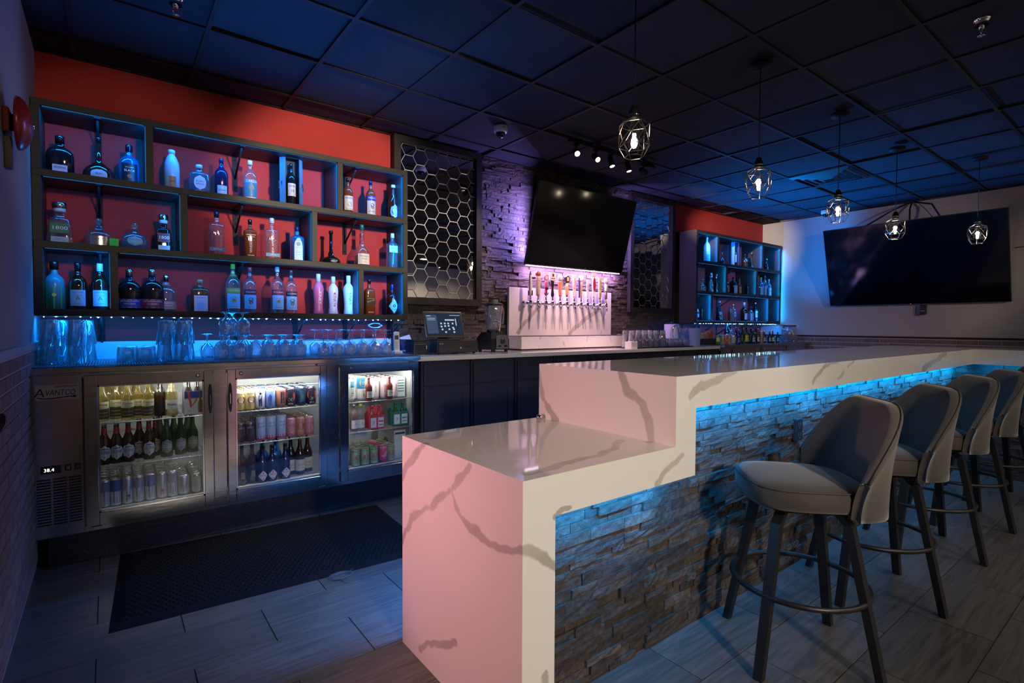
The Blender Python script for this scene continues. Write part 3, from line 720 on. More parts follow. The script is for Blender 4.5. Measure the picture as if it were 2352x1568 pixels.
# ================================================================ BACK COUNTER AND CABINETS
ct = MB().box(1.846, 5.975, 3.560, 4.262, .996, 1.030, bev=.003).build('back_countertop', M_QUARTZ)
tag(ct, 'long white quartz back countertop carrying the taps and till', 'countertop')
M_CAB = mat('navy_black_cabinet', (.026, .024, .034), .42, noise=.12, nscale=10, stretch=(6, 6, 1))
def make_cabinet():
    t = thing('base_cabinet', '', 'cabinet', group='dark base cabinets under the back counter')
    w = .4475
    MB().box(.002, w-.002, 3.60, 4.22, .10, .9955).build('body', M_CAB, t)
    MB().box(.002, w-.002, 3.67, 3.69, 0, .0995).build('toe_kick', M_CAB, t)
    MB().box(.022, w-.022, 3.581, 3.5995, .800, .970, bev=.003).build('drawer_front', M_CAB, t)
    z0, z1 = .125, .785
    d = MB().box(.022, w-.022, 3.589, 3.5995, z0, z1).build('door', M_CAB, t)
    b = MB(); s_ = .055
    b.box(.022, .022+s_, 3.581, 3.5889, z0, z1, bev=.0015); b.box(w-.022-s_, w-.022, 3.581, 3.5889, z0, z1, bev=.0015); b.box(.022+s_, w-.022-s_, 3.581, 3.5889, z1-s_, z1, bev=.0015); b.box(.022+s_, w-.022-s_, 3.581, 3.5889, z0, z0+s_, bev=.0015)
    b.build('door_frame', M_CAB, d)
    rebase(t, (0, 3.6, 0)); return t
cab = make_cabinet(); cab.location.x = 1.886; cab['label'] = 'dark base cabinet beside the stainless cooler'
for k in range(1, 9):
    place_copy(cab, (1.886+.4555*k, 3.6, 0), 0, 'dark base cabinet, %s along from the stainless cooler' % ORD[k])

# ================================================================ WALL SHELVES
M_SHELF = mat('espresso_shelf', (.034, .029, .024), .5, spec=.3, noise=.12, nscale=8, stretch=(1, 6, 6))
M_LEDSTRIP = glow('shelf_led_strip', (.05, .40, 1.0), .3)
SY0, SY1 = 3.95, 4.276
ROWZ = [1.352, 1.735, 2.134]                                   # tops of the boards things stand on
BOARDS = [(1.313, 1.352), (1.696, 1.735), (2.096, 2.134), (2.485, 2.523)]
def wall_shelf(label, x0, x1, divs, brackets, under, upward=.4, watt=1.0, cone=80):
    t = thing('wall_shelf', label, 'shelf')
    for z0, z1 in BOARDS: MB().box(x0, x1, SY0, SY1, z0, z1, bev=.002).build('board', M_SHELF, t)
    for a in (x0, x1-.038):
        for i in range(3): MB().box(a, a+.038, SY0+.0005, SY1, BOARDS[i][1], BOARDS[i+1][0]).build('side_panel', M_SHELF, t)
    for i, ds in enumerate(divs):
        for c in ds: MB().box(c-.019, c+.019, SY0+.0005, SY1, BOARDS[i][1], BOARDS[i+1][0]).build('divider', M_SHELF, t)
    for x, zs in brackets:
        for z in zs:
            L_ = .25
            b = MB(); b.box(x-.017, x+.017, YB-.0065, YB-.0005, z-L_, z); b.box(x-.017, x+.017, SY0+.03, YB-.007, z-.006, z-.0005)
            b.tube([(x, SY0+.07, z-.008), (x, YB-.012, z-.16)], .007, 6)
            for q in (.03, .1, .225): b.lathe([(.006, 0), (.006, .003), (.003, .004)], 8, mtx=T(x, YB-.0065, z-q) @ RX(PI/2))
            b.build('bracket', M_BLACK, t)
    # light strips just behind the front edges of the bays, and the string below
    for i, ds in enumerate(divs):
        edges = [x0+.038]+[v for c in ds for v in (c-.019, c+.019)]+[x1-.038]
        for j in range(0, len(edges), 2):
            a, e = edges[j], edges[j+1]; z0, z1 = BOARDS[i][1], BOARDS[i+1][0]
            MB().box(a+.01, e-.01, SY0+.006, SY0+.014, z1-.003, z1-.0006).build('led_strip', M_LEDSTRIP, t)
            area_light('shelf_strip_light', ((a+e)/2, SY0+.010, z1-.006), (0, .55, -1), e-a-.03, .009, watt*(e-a)*(.75, .35, 1.35)[i], (0, .24, 1.0), 165)
            MB().box(e-.004, e-.0008, SY0+.006, SY0+.013, z0+.01, z1-.01).build('led_strip', M_LEDSTRIP, t)
            area_light('shelf_strip_light', (e-.014, SY0+.012, (z0+z1)/2), (.30, 1, 0), .009, z1-z0-.02, watt*(.2 if i == 1 else .34), BLUE if i != 1 else (0, .3, 1), 150)
    b = MB(); n = int((x1-x0)/.052)
    for k in range(n):
        x = x0+.03+(x1-x0-.06)*k/n+random.uniform(-.012, .012); r = random.choice((.0022, .0028, .004))
        b.lathe([(r, -.002), (r, .001)], 8, mtx=T(x, SY0+.03+random.uniform(-.006, .006), BOARDS[0][0]-.004+random.uniform(-.003, .001)))
    b.build('led_diodes', glow('led_diode', (.35, .85, 1.0), 60), t)
    MB().tube([(x0+.02+(x1-x0-.04)*k/30, SY0+.03+.005*math.sin(k*1.7), BOARDS[0][0]-.003-.002*math.sin(k*2.3)) for k in range(31)], .0016, 5).build('led_wire', paint((190, 200, 210)), t)
    area_light('under_shelf_strip_light', ((x0+x1)/2, SY0+.035, BOARDS[0][0]-.010), (0, .42, -1), x1-x0-.04, .012, under*.56, (0, .22, 1.0), 175)
    area_light('under_shelf_strip_light', ((x0+x1)/2+(.2 if x0 < 2 else -.2), SY0-.007, BOARDS[0][0]+.004), (0, -.68, 1), x1-x0-.45, .008, under*upward, (0, .24, 1.0), cone)  # added upward light standing in for blue bounce on the ceiling
    return t
d = lambda *px: [on_y(u, v, SY0).x for u, v in px]
divL = [d((262.5, 640), (830, 680)), d((423, 500), (723, 540)), d((343.5, 340), (782, 440))]
brL = [(-.035, (1.313, 1.696, 2.096, 2.485)), (.362, (1.313,)), (.742, (1.313, 1.696, 2.096, 2.485)), (1.152, (1.313,)), (1.546, (1.313, 2.096, 2.485)), (1.93, (1.313,))]
sL = wall_shelf('large dark wooden cubby shelf of bottles on the red wall above the cooler', XL+.003, 1.952, divL, brL, 30, .36, 4.5)
divR = [[6.405, 7.954], [6.761, 7.576], [6.546, 7.742]]
brR = [(6.22, (1.313, 1.696, 2.096, 2.485)), (6.62, (1.313,)), (7.06, (1.313, 1.696, 2.096)), (7.45, (1.313,)), (7.86, (1.313, 2.096))]
sR = wall_shelf('dark wooden cubby shelf of bottles at the far end by the white wall', 6.03, 8.315, divR, brR, 22, 3.2, 5.0, 105)
MB().box(8.3155, 8.319, 3.968, 3.982, 1.35, 2.45).build('led_strip', M_LEDSTRIP, sR)  # strip added outside the end panel to house the wall-glow light
rebase(sL, (.8, 4.27, 1.313)); rebase(sR, (7.17, 4.27, 1.313))

# ================================================================ HEXAGON MIRRORS
M_MIRROR = mat('mirror_glass', (.80, .80, .80), .015, 1)
M_GROUTL = mat('silver_bevel', (.55, .54, .53), .4, .2)
def clip_poly(poly, x0, x1, z0, z1):
    for ax, lim, sg in ((0, x0, 1), (0, x1, -1), (1, z0, 1), (1, z1, -1)):
        out = []
        for i, p in enumerate(poly):
            q = poly[(i+1) % len(poly)]; a, c = sg*(p[ax]-lim), sg*(q[ax]-lim)
            if a >= 0: out.append(p)
            if (a >= 0) != (c >= 0):
                t_ = a/(a-c); out.append((p[0]+(q[0]-p[0])*t_, p[1]+(q[1]-p[1])*t_))
        poly = out
        if not poly: return []
    return poly
def hex_mirror(label, x0, x1, z0, z1, oz, rng):
    t = thing('hexagon_mirror', label, 'mirror'); fw = .062; yf = 4.196
    b = MB(); ox0, ox1, oz0, oz1 = x0-fw, x1+fw, z0-fw, min(z1+fw, ZC-.008)
    for poly in ([(ox0, oz0), (ox1, oz0), (x1, z0), (x0, z0)], [(ox1, oz0), (ox1, oz1), (x1, z1), (x1, z0)], [(ox1, oz1), (ox0, oz1), (x0, z1), (x1, z1)], [(ox0, oz1), (ox0, oz0), (x0, z0), (x0, z1)]):
        bb = MB(); bb.prism([(p[0], p[1]) for p in poly], .052, T(0, 4.248, 0) @ RX(PI/2)); bb.build('frame_rail', M_DARKWOOD, t)
    MB().box(x0-.004, x1+.004, 4.232, 4.2475, z0-.004, z1+.004).build('backing', M_GROUTL, t)
    s_ = .0755; hp = s_*math.sqrt(3); col_ = 0; x = x0-.02
    while x < x1+s_:
        z = z0-.1+oz+(hp/2 if col_ % 2 else 0)
        while z < z1+s_:
            R_ = s_-.0026
            P = clip_poly([(x+R_*math.cos(PI/3*k), z+R_*math.sin(PI/3*k)) for k in range(6)], x0+.001, x1-.001, z0+.001, z1-.001)
            if len(P) >= 3:
                cx, cz = sum(p[0] for p in P)/len(P), sum(p[1] for p in P)/len(P); n = len(P)
                lo = [(p[0]-cx, 0, p[1]-cz) for p in P]; hi = [(v[0]*.95, -.0035, v[2]*.95) for v in lo]
                bb = MB(); bb.add(lo+hi, [tuple(range(2*n-1, n-1, -1))[::-1]]+[(i, (i+1) % n, n+(i+1) % n, n+i) for i in range(n)])
                o = bb.build('mirror_tile', M_MIRROR, t, (cx, 4.2315, cz)); o.rotation_euler = (rng.uniform(-.011, .011), 0, rng.uniform(-.011, .011))
            z += hp
        x += 1.5*s_; col_ += 1
    return rebase(t, ((x0+x1)/2, 4.24, z0))
hex_mirror('tall framed mirror of hexagon tiles between the bottle shelf and the television', 2.012, 2.792, 1.515, 2.848, .03, random.Random(3))
hex_mirror('tall framed mirror of hexagon tiles on the far side of the television', 5.095, 5.862, 1.503, 2.838, .06, random.Random(4))

# ================================================================ TELEVISIONS
def television(label, w, h, loc, tilt, rz, screen_rough=.06):
    t = thing('television', label, 'television', loc, rz); R = RX(tilt)
    MB().box(-w/2, w/2, 0, .028, 0, h, R, .004).build('casing', M_BLACKPL, t)
    MB().box(-w/2+.008, w/2-.008, -.0015, .0005, .014, h-.008, R).build('screen', M_SCREEN, t)
    MB().box(-w*.28, w*.28, .0285, .06, h*.15, h*.8, R, .006).build('back_cover', M_BLACKPL, t)
    return t
tv = television('television leaning forward on the stone wall above the beer taps', 1.475, .838, (4.107, 4.19-.02, 1.892), math.radians(14.9), 0)
MB().box(-.25, .25, .03, .075, .25, .62, bev=.004).build('wall_mount', M_BLACK, tv)
# pink-violet strip along its lower edge
MB().box(-.72, .70, .006, .018, -.007, -.001).build('led_strip', glow('tv_strip_glow', (1.0, .80, 1.0), 9), tv)
area_light('tv_strip_light', (4.10, 4.172, 1.878), (0, .42, -1), 1.40, .012, 26, (.66, .36, 1.0), 175)
for _s, _x in ((-1, 3.43), (1, 4.785)):
    _o = area_light('tv_strip_light', (_x, 4.235, 2.30), (_s, .6, 0), .012, .68, 14, (.36, .26, 1.0), 170)
    _o.matrix_world = T(0, 4.17, 1.892) @ RX(math.radians(14.9)) @ T(0, -4.17, -1.892) @ _o.matrix_world
for _x in (-.678, .678): MB().box(_x-.004, _x+.004, .0285, .040, .06, .76, RX(math.radians(14.9))).build('led_strip', M_LEDSTRIP, tv)
b = MB(); b.box(4.0, 4.19, 3.985, 4.05, 2.70, 2.742, bev=.003); b.lathe([(.008, 0), (.008, .003)], 12, mtx=T(4.02, 3.985, 2.72) @ RX(PI/2))
o = b.build('media_box', M_BLACKPL); tag(o, 'small black media box sitting on top of the tap-side television', 'box')
c0 = MB().tube([(4.0, 4.2, 2.88), (4.15, 4.15, 2.875), (4.3, 4.1, 2.84), (4.4, 4.08, 2.77), (4.42, 4.05, 2.70)], .005, 6).build('cable', M_BLACKPL); tag(c0, 'black cable drooping from the ceiling behind the tap-side television', 'cable')
area_light('shelf_end_strip_light', (8.322, 3.975, 1.9), (.7, -.75, 0), .01, 1.1, 1.3, (0, .34, 1.0), 160)  # hidden light added for the blue glow on the end wall
tv2 = television('large television leaning forward on the white end wall', 1.925, 1.087, (8.285, 2.27, 1.572), math.radians(16), -PI/2)
MB().box(-.3, .3, .03, .07, .35, .8, bev=.004).build('wall_mount', M_BLACK, tv2)
MB().box(-.006, .006, -.002, .002, .004, .010).build('standby_light', glow('standby_red', (1, .08, .05), 2), tv2)
for i, pts in enumerate(([(8.33, 2.32, 2.90), (8.22, 2.5, 2.80), (8.13, 2.78, 2.62)], [(8.33, 2.3, 2.90), (8.26, 2.3, 2.8), (8.12, 2.26, 2.60)], [(8.33, 2.28, 2.90), (8.22, 2.06, 2.82), (8.1, 1.94, 2.62)], [(8.345, 2.25, 2.90), (8.27, 2.14, 2.78), (8.16, 2.03, 2.64)])):
    o = MB().tube(pts, .010 if i != 3 else .004, 6).build('tv_cable', M_BLACKPL)
    tag(o, ['thick black cable slanting left from the ceiling to the end-wall television', 'thick black cable hanging straight down behind the end-wall television', 'thick black cable curving right from the ceiling to the end-wall television', 'thin black cable between the thick ones above the end-wall television'][i], 'cable')
bx = thing('power_adapter', 'small black box hung by its cable under the end-wall television', 'adapter', (8.33, on_x(2121, 711, 8.33).y, on_x(2121, 711, 8.33).z))
MB().box(-.03, .028, -.03, .03, -.06, .06, bev=.004).build('case', M_BLACKPL, bx); MB().box(-.032, -.029, -.02, .02, -.02, -.012).build('mark', paint((200, 200, 200)), bx)
MB().tube([(0, .03, -.05), (0, .055, -.08), (0, .075, -.05), (0, .08, .06)], .003, 6).build('cord', M_BLACKPL, bx)
o = MB().tube([(8.352, 1.30, 2.2), (8.352, .9, 2.22), (8.352, .4, 2.26)], .004, 6).build('thin_cable', M_BLACKPL); tag(o, 'thin black cable running along the end wall right of the large television', 'cable')
# ================================================================ PENDANT LAMPS
M_FIL = glow('filament', (1.0, .84, .62), 45)
M_BULB = glass('bulb_glass', (.97, .95, .9), .05, .45, 0, rough=.01)
M_CAGE = mat('antique_steel_wire', (.30, .28, .26), .28, 1)
def make_pendant(label, zc=2.18):
    t = thing('pendant_lamp', label, 'pendant lamp', group='wire-cage pendant lamps over the bar')
    # origin at the cage centre
    H = ZC-.006-zc
    MB().lathe([(.0001, H), (.062, H), (.064, H-.010), (.058, H-.022), (.012, H-.030), (.0001, H-.030)][::-1], 24).build('canopy', M_BLACK, t)
    MB().tube([(0, 0, .12), (0, 0, H-.02)], .0032, 6).build('cord', M_BLACKPL, t)
    so = MB().lathe([(.0001, .150), (.014, .150), (.018, .135), (.024, .128), (.026, .112), (.026, .096), (.022, .090), (.0001, .090)][::-1], 18).build('socket', M_BLACK, t)
    MB().lathe([(.0268, .104), (.0275, .107), (.0268, .111)], 18, cap=False).build('socket_ring', M_CHROME, so)
    prof = [(.0001, -.058), (.014, -.055), (.026, -.042), (.031, -.022), (.029, 0), (.022, .03), (.015, .06), (.013, .088)]
    bu = MB().lathe(prof, 20, cap=False).build('bulb', M_BULB, t)
    b = MB()
    for q in range(6):
        a = q*PI/3; c, s_ = math.cos(a), math.sin(a)
        b.tube([(.006*c, .006*s_, .02), (.009*c, .009*s_, -.035)], .0022, 5)
    b.build('filament', M_FIL, bu)
    # geometric cage: hexagonal rings joined by triangles
    b = MB(); R1, R2 = .072, .046; rings = []
    for r, z, o in ((.024, .092, 0), (.074, .062, 0), (.074, -.042, PI/6*0), (.046, -.092, 0)):
        rings.append([Vector((r*math.cos(o+k*PI/3), r*math.sin(o+k*PI/3), z)) for k in range(6)])
    mid = [Vector((.076*math.cos(PI/6+k*PI/3), .076*math.sin(PI/6+k*PI/3), .010)) for k in range(6)]
    W = .0019; E = []
    for k in range(6):
        n = (k+1) % 6
        E += [(rings[0][k], rings[1][k]), (rings[1][k], rings[1][n]), (rings[2][k], rings[2][n]), (rings[3][k], rings[3][n]), (rings[2][k], rings[3][k]),
              (rings[1][k], mid[k]), (rings[1][n], mid[k]), (rings[2][k], mid[k]), (rings[2][n], mid[k])]
        if k % 2 == 0: E += [(rings[1][k], rings[2][k])]
    for p, q in E: b.tube([p, q], W, 5)
    b.build('wire_cage', M_CAGE, t)
    return t
P = [(2.03, 1.68), (3.215, 1.68), (4.43, 1.69), (5.67, 1.685), (6.62, 1.30)]
pn = make_pendant('wire-cage pendant lamp hanging nearest, over the start of the bar'); pn.location = (*P[0], 2.18)
PL_LAB = ['wire-cage pendant lamp, second from the near end over the bar', 'wire-cage pendant lamp, middle of the five over the bar', 'wire-cage pendant lamp in front of the middle of the end-wall television', 'wire-cage pendant lamp in front of the right end of the end-wall television']
for (x, y), lb in zip(P[1:], PL_LAB): place_copy(pn, (x, y, 2.165 if x < 6 else 2.17), random.uniform(0, 1), lb)
for x, y in P:
    d_ = bpy.data.lights.new('pendant_light', 'POINT'); d_.energy = 1.1; d_.color = (1, .8, .58); d_.shadow_soft_size = .02
    o = bpy.data.objects.new('pendant_light', d_); COL.objects.link(o); o.location = (x, y, 2.172)

# ================================================================ TRACK LIGHT
tk = thing('track_light', 'black ceiling track with five small spotlights near the television', 'track light')
ty = 3.33; tz = ZC-.045
ta, tb = on_y(1306, 330, ty).x, on_y(1500, 383, ty).x
MB().box(ta, tb, ty-.017, ty+.017, tz-.012, tz+.012, bev=.002).build('track', M_BLACK, tk)
b = MB()
for x in (ta+.15, tb-.15): b.box(x-.01, x+.01, ty-.01, ty+.01, tz+.012, ZC-.006)
b.build('track_hanger', M_BLACK, tk)
MB().box(tb-.10, tb+.02, ty-.024, ty+.024, tz-.030, tz-.012, bev=.002).build('power_feed', M_BLACK, tk)
heads = [(1324, (-.45, -.75, -.55), 1), (1369, (-.22, -.80, -.62), 1), (1404, (0, -.35, -1), 1), (1443, (.05, -.25, -1), 1), (1478, (.96, .26, -.12), 0)]
TRACK_TARGETS = [(1.9, 2.0, .9), (3.3, 1.6, 1.0), (3.6, 4.2, 1.25), (4.1, 4.2, 1.2), (6.2, 4.2, 2.0)]
for i, (u, d_, lit) in enumerate(heads):
    x = on_y(u, 370, ty).x; c = Vector((x, ty, tz-.085)); dv = Vector(d_).normalized()
    q = dv.to_track_quat('Z', 'Y').to_matrix().to_4x4(); m = T(*c) @ q
    b = MB(); b.box(x-.02, x+.02, ty-.016, ty+.016, tz-.026, tz-.012); b.tube([(x, ty, tz-.026), (x, ty, tz-.075)], .007, 8)
    b.lathe([(.0001, -.060), (.022, -.060), (.025, -.05), (.025, .010), (.030, .018), (.030, .045), (.026, .045), (.023, .038), (.0001, .038)], 18, mtx=m)
    h = b.build('lamp_head', M_BLACK, tk)
    MB().lathe([(.0001, .0385), (.0215, .0385), (.0215, .041), (.0001, .0425)], 16, mtx=m).build('lens', glow('track_lens_lit', (1, .90, .80), 14) if lit else M_BLACKPL, h)
    if not lit: spot_light('track_head_light', c+dv*.05, (7.9, 4.28, 2.55), 520, (1, .82, .7), 22, .9, .02)
    if lit:
        tip = c+dv*.05
        aim = [(2.35, 4.2, 1.6), (2.6, 3.6, 1.0), (3.75, 4.2, 1.3), (4.35, 4.2, 1.3)][i]
        spot_light('track_head_light', tip, aim, [110, 40, 140, 140][i], [(1, .80, .68), (1, .80, .68), (1.0, .60, .56), (1.0, .60, .56)][i], 62, .8, .05)
rebase(tk, ((ta+tb)/2, ty, tz+.012))

# ================================================================ CAMERAS, VENT, SPRINKLERS, BELL
def make_dome(label):
    t = thing('dome_camera', label, 'security camera', group='white ceiling dome cameras')
    MB().lathe([(.0001, -.001), (.054, -.001), (.056, -.012), (.056, -.044), (.053, -.052), (.038, -.054)][::-1], 28, cap=True).build('housing', M_WHITEPL, t)
    MB().lathe([(.0001, -.098), (.016, -.096), (.028, -.088), (.037, -.072), (.040, -.0545)], 24).build('dome', mat('smoked_dome', (.006, .006, .007), .06, 0, .6), t)
    MB().box(-.045, -.028, -.0585, -.0545, -.032, -.024).build('logo', paint((70, 75, 90)), t)
    return t
dm = make_dome('white security dome camera on the ceiling in front of the hexagon mirror'); dm.location = (2.575, 3.52, ZC-.006); dm.rotation_euler = (0, 0, .4)
place_copy(dm, (7.98, 3.20, ZC-.006), .9, 'white security dome camera on the far ceiling beside the end wall')
vt = thing('air_vent', 'square black ceiling air vent with stepped louvres', 'vent', (5.95+.305, 2.175+.305, ZC-.006))
for k in range(4):
    s0, s1 = .30-.072*k, .30-.072*k-.035; b = MB(); z0, z1 = -.004-.006*k, -.024-.004*k
    o_ = [(-s0, -s0, z0), (s0, -s0, z0), (s0, s0, z0), (-s0, s0, z0)]; i_ = [(-s1, -s1, z1), (s1, -s1, z1), (s1, s1, z1), (-s1, s1, z1)]
    t2 = [(x*.97, y*.97, z+.003) for x, y, z in i_]
    b.add(o_+i_+t2, [(i, (i+1) % 4, 4+(i+1) % 4, 4+i) for i in range(4)]+[(4+i, 4+(i+1) % 4, 8+(i+1) % 4, 8+i) for i in range(4)]); b.build('louvre', mat('dark_vent_paint', (.045, .042, .045), .4), vt)
MB().box(-.06, .06, -.06, .06, -.012, -.008).build('centre_plate', mat('dark_vent_paint'), vt)
def make_sprinkler(label):
    t = thing('fire_sprinkler', label, 'sprinkler', group='chrome ceiling sprinklers')
    b = MB(); b.lathe([(.040, 0), (.041, -.004), (.034, -.008), (.030, -.03), (.030, -.034)][::-1], 20, cap=False); b.build('escutcheon', M_CHROME, t)
    b = MB(); b.lathe([(.0001, -.05), (.012, -.05), (.013, -.0), (.0001, 0)], 14); b.tube([(-.012, 0, -.05), (-.015, 0, -.062), (-.009, 0, -.078), (0, 0, -.082)], .0028, 6); b.tube([(.012, 0, -.05), (.015, 0, -.062), (.009, 0, -.078), (0, 0, -.082)], .0028, 6)
    b.build('frame', M_CHROME, t); MB().lathe([(.0001, -.086), (.017, -.086), (.017, -.084), (.0001, -.083)], 14).build('deflector', M_CHROME, t)
    MB().lathe([(.0025, -.078), (.0025, -.05)], 8).build('bulb', paint((190, 40, 30), .1), t)
    return t
sp = make_sprinkler('chrome fire sprinkler on the dark ceiling at upper right'); q = on_z(2255, 45, ZC); sp.location = (q.x, q.y, ZC)
q = on_z(403, 28, ZC-.07); place_copy(sp, (q.x, q.y, ZC), .5, 'chrome fire sprinkler at the top edge above the bottle shelf')
bl = thing('fire_alarm_bell', 'red fire alarm bell on the left wall in front of the shelf', 'alarm bell', (XL, 3.0, 2.098))
M_REDE = mat('red_enamel', (.20, .012, .008), .3, coat=.2)
m = RY(PI/2)
MB().box(0, .022, -.05, .05, -.05, .05, bev=.005).build('back_box', M_REDE, bl)
MB().lathe([(.034, .020), (.034, .040)], 18, mtx=m).build('collar', M_BLACK, bl)
MB().lathe([(.106, .040), (.109, .043), (.106, .054), (.090, .070), (.062, .083), (.03, .089), (.0001, .090)], 32, mtx=m).build('gong', M_REDE, bl)
MB().lathe([(.012, .089), (.012, .094), (.006, .096)], 12, mtx=m).build('centre_bolt', M_CHROME, bl)
MB().box(0, .024, -.012, .03, -.19, -.06, bev=.003).build('conduit_block', mat('brown_block', (.10, .075, .05), .5), bl)

# ================================================================ ADDED SPOTLIGHTS, SEATING-AREA CEILING LAMPS, ADDED LEFT-WALL LAMP
for i, (p_, t_, w_, a_) in enumerate(ADDED_KEYS):
    t = thing('ceiling_spotlight', ['black stem-mounted ceiling spotlight behind the viewpoint aimed at the bar front', 'black stem-mounted ceiling spotlight behind the viewpoint aimed along the bar', 'black stem-mounted ceiling spotlight above the bar aimed at the red wall', 'black stem-mounted ceiling spotlight aimed at the left end of the red wall', 'black stem-mounted ceiling spotlight aimed at the end-wall television'][i], 'spotlight', p_)
    dv = (Vector(t_)-Vector(p_)).normalized(); q = dv.to_track_quat('Z', 'Y').to_matrix().to_4x4()
    MB().lathe([(.0001, -.20), (.06, -.20), (.075, -.17), (.075, -.02), (.068, -.02), (.066, -.10), (.0001, -.10)], 24, mtx=q).build('housing', M_BLACK, t)
    MB().tube([tuple(dv*-.14), (0, 0, ZC-.01-p_[2])], .009, 8).build('stem', M_BLACK, t)
for i, (x, y) in enumerate(CEILING_LAMPS):
    t = thing('ceiling_panel_light', 'slim white linear ceiling light over the seating area, %s one' % ORD[i], 'ceiling light', (x, y, ZC-.006))
    MB().box(-.28, .28, -.075, .075, -.012, 0, bev=.003).build('housing', M_WHITEPL, t)
    MB().box(-.25, .25, -.05, .05, -.0145, -.0115).build('diffuser', glow('ceiling_lamp_glow', (1, .92, .8), 10), t)
t = thing('sconce_lamp', 'small black wall lamp on the left wall outside the picture', 'wall lamp', (XL, ADDED_LAMP[1], ADDED_LAMP[2]))
MB().box(0, .012, -.05, .05, -.06, .06, bev=.004).build('wall_plate', M_BLACK, t)
MB().tube([(.01, 0, 0), (.03, 0, .01), (.05, .004, 0)], .008, 8).build('arm', M_BLACK, t)
dv = (Vector((.917, 1.55, .62))-Vector(ADDED_LAMP)).normalized(); q = dv.to_track_quat('Z', 'Y').to_matrix().to_4x4()
MB().lathe([(.0001, -.04), (.02, -.04), (.035, -.005), (.032, -.005), (.02, -.03), (.0001, -.03)], 20, mtx=T(.08, 0, 0) @ q).build('shade', M_BLACK, t)
# ================================================================ BOTTLES
G_CLEAR = glass('bottle_clear', (.90, .93, .94), .07, .6, .10, (.8, .86, .9))
G_BLUE = glass('bottle_pale_blue', (.55, .78, .95), .07, .6, .22, (.35, .65, .95))
G_SAPPH = glass('bottle_sapphire', (.15, .45, .85), .08, .6, .35, (.08, .40, .85))
G_AMBER = glass('bottle_amber', (.30, .10, .035), .07, .6, .25, (.22, .065, .015))
G_WINE = glass('bottle_wine', (.20, .03, .03), .07, .6, .3, (.16, .015, .02))
G_GREEN = glass('bottle_green', (.10, .28, .07), .07, .6, .25, (.06, .18, .03))
M_WHISK = mat('dark_whiskey_bottle', (.030, .010, .006), .07, 0, .6)
M_AMB2 = mat('amber_spirit_bottle', (.16, .040, .012), .08, 0, .6)
M_DKBOT = mat('black_bottle', (.008, .008, .010), .08, 0, .6)
M_NAVY = mat('navy_bottle', (.010, .014, .060), .10, 0, .6)
M_CERAM = mat('pale_blue_ceramic', (.40, .62, .80), .3)
M_FROST = mat('frosted_ice_bottle', (.45, .68, .82), .35)
M_PINKB = mat('pink_frosted_bottle', (.62, .12, .22), .35)
M_PALEB = mat('pale_frosted_bottle', (.62, .60, .66), .35)
M_LIME = mat('lime_liqueur', (.12, .55, .16), .25)
M_CORK = mat('cork_wood', (.35, .22, .12), .6, noise=.2, nscale=40)
M_WAX = mat('red_wax', (.45, .01, .01), .25)
M_SILV = mat('silver_cap', (.70, .70, .70), .18, 1)
M_GOLD = mat('gold_foil', (.65, .48, .18), .25, 1)
PROF = {
 'std': [(.92, 0), (1, .015), (1, .58), (.96, .64), (.78, .70), (.48, .75), (.33, .80), (.30, .85), (.30, .92)],
 'wide': [(.92, 0), (1, .015), (1, .50), (.97, .57), (.84, .64), (.58, .70), (.36, .735), (.31, .78), (.31, .86)],
 'square': [(.95, 0), (1, .012), (1, .66), (.94, .70), (.5, .745), (.32, .78), (.30, .82), (.30, .90)],
 'taper': [(.80, 0), (.84, .012), (1, .66), (.95, .70), (.45, .75), (.30, .78), (.28, .82), (.28, .90)],
 'trap': [(.97, 0), (1, .02), (.70, .585), (.62, .625), (.40, .65), (.37, .70), (.37, .80)],
 'squat': [(.9, 0), (1, .04), (1, .36), (.92, .45), (.66, .53), (.38, .58), (.33, .64), (.33, .76)],
 'disc': [(.55, 0), (.74, .04), (.93, .15), (1, .28), (.93, .41), (.74, .52), (.42, .59), (.26, .62), (.25, .74)],
 'tear': [(.72, 0), (.95, .04), (1, .12), (.96, .20), (.78, .30), (.45, .38), (.22, .44), (.15, .50), (.14, .92)],
 'decant': [(.85, 0), (1, .05), (.98, .13), (.72, .20), (.40, .235), (.30, .27), (.34, .32), (.24, .36), (.19, .42), (.17, .94)],
 'maker': [(.93, 0), (1, .03), (1, .28), (.93, .36), (.65, .44), (.38, .51), (.28, .60), (.25, .72), (.25, .90)],
 'curvy': [(.88, 0), (.95, .02), (.80, .14), (.80, .28), (.95, .50), (1, .62), (.88, .71), (.55, .77), (.40, .80), (.37, .84)],
 'long': [(.95, 0), (1, .012), (1, .50), (.94, .57), (.66, .66), (.45, .75), (.40, .85), (.39, .95)],
 'wine': [(.95, 0), (1, .012), (1, .56), (.9, .63), (.5, .70), (.36, .74), (.34, .93)],
 'flare': [(.90, 0), (1, .02), (.95, .25), (.70, .45), (.40, .62), (.28, .72), (.25, .93)],
 'ceram': [(.92, 0), (1, .02), (.97, .55), (.90, .68), (.66, .80), (.42, .88), (.40, .93)],
}
def prof_r(kind, zf):
    P_ = PROF[kind]
    for (r0, z0), (r1, z1) in zip(P_, P_[1:]):
        if z0 <= zf <= z1: return r0+(r1-r0)*(zf-z0)/max(z1-z0, 1e-6)
    return P_[-1][0]
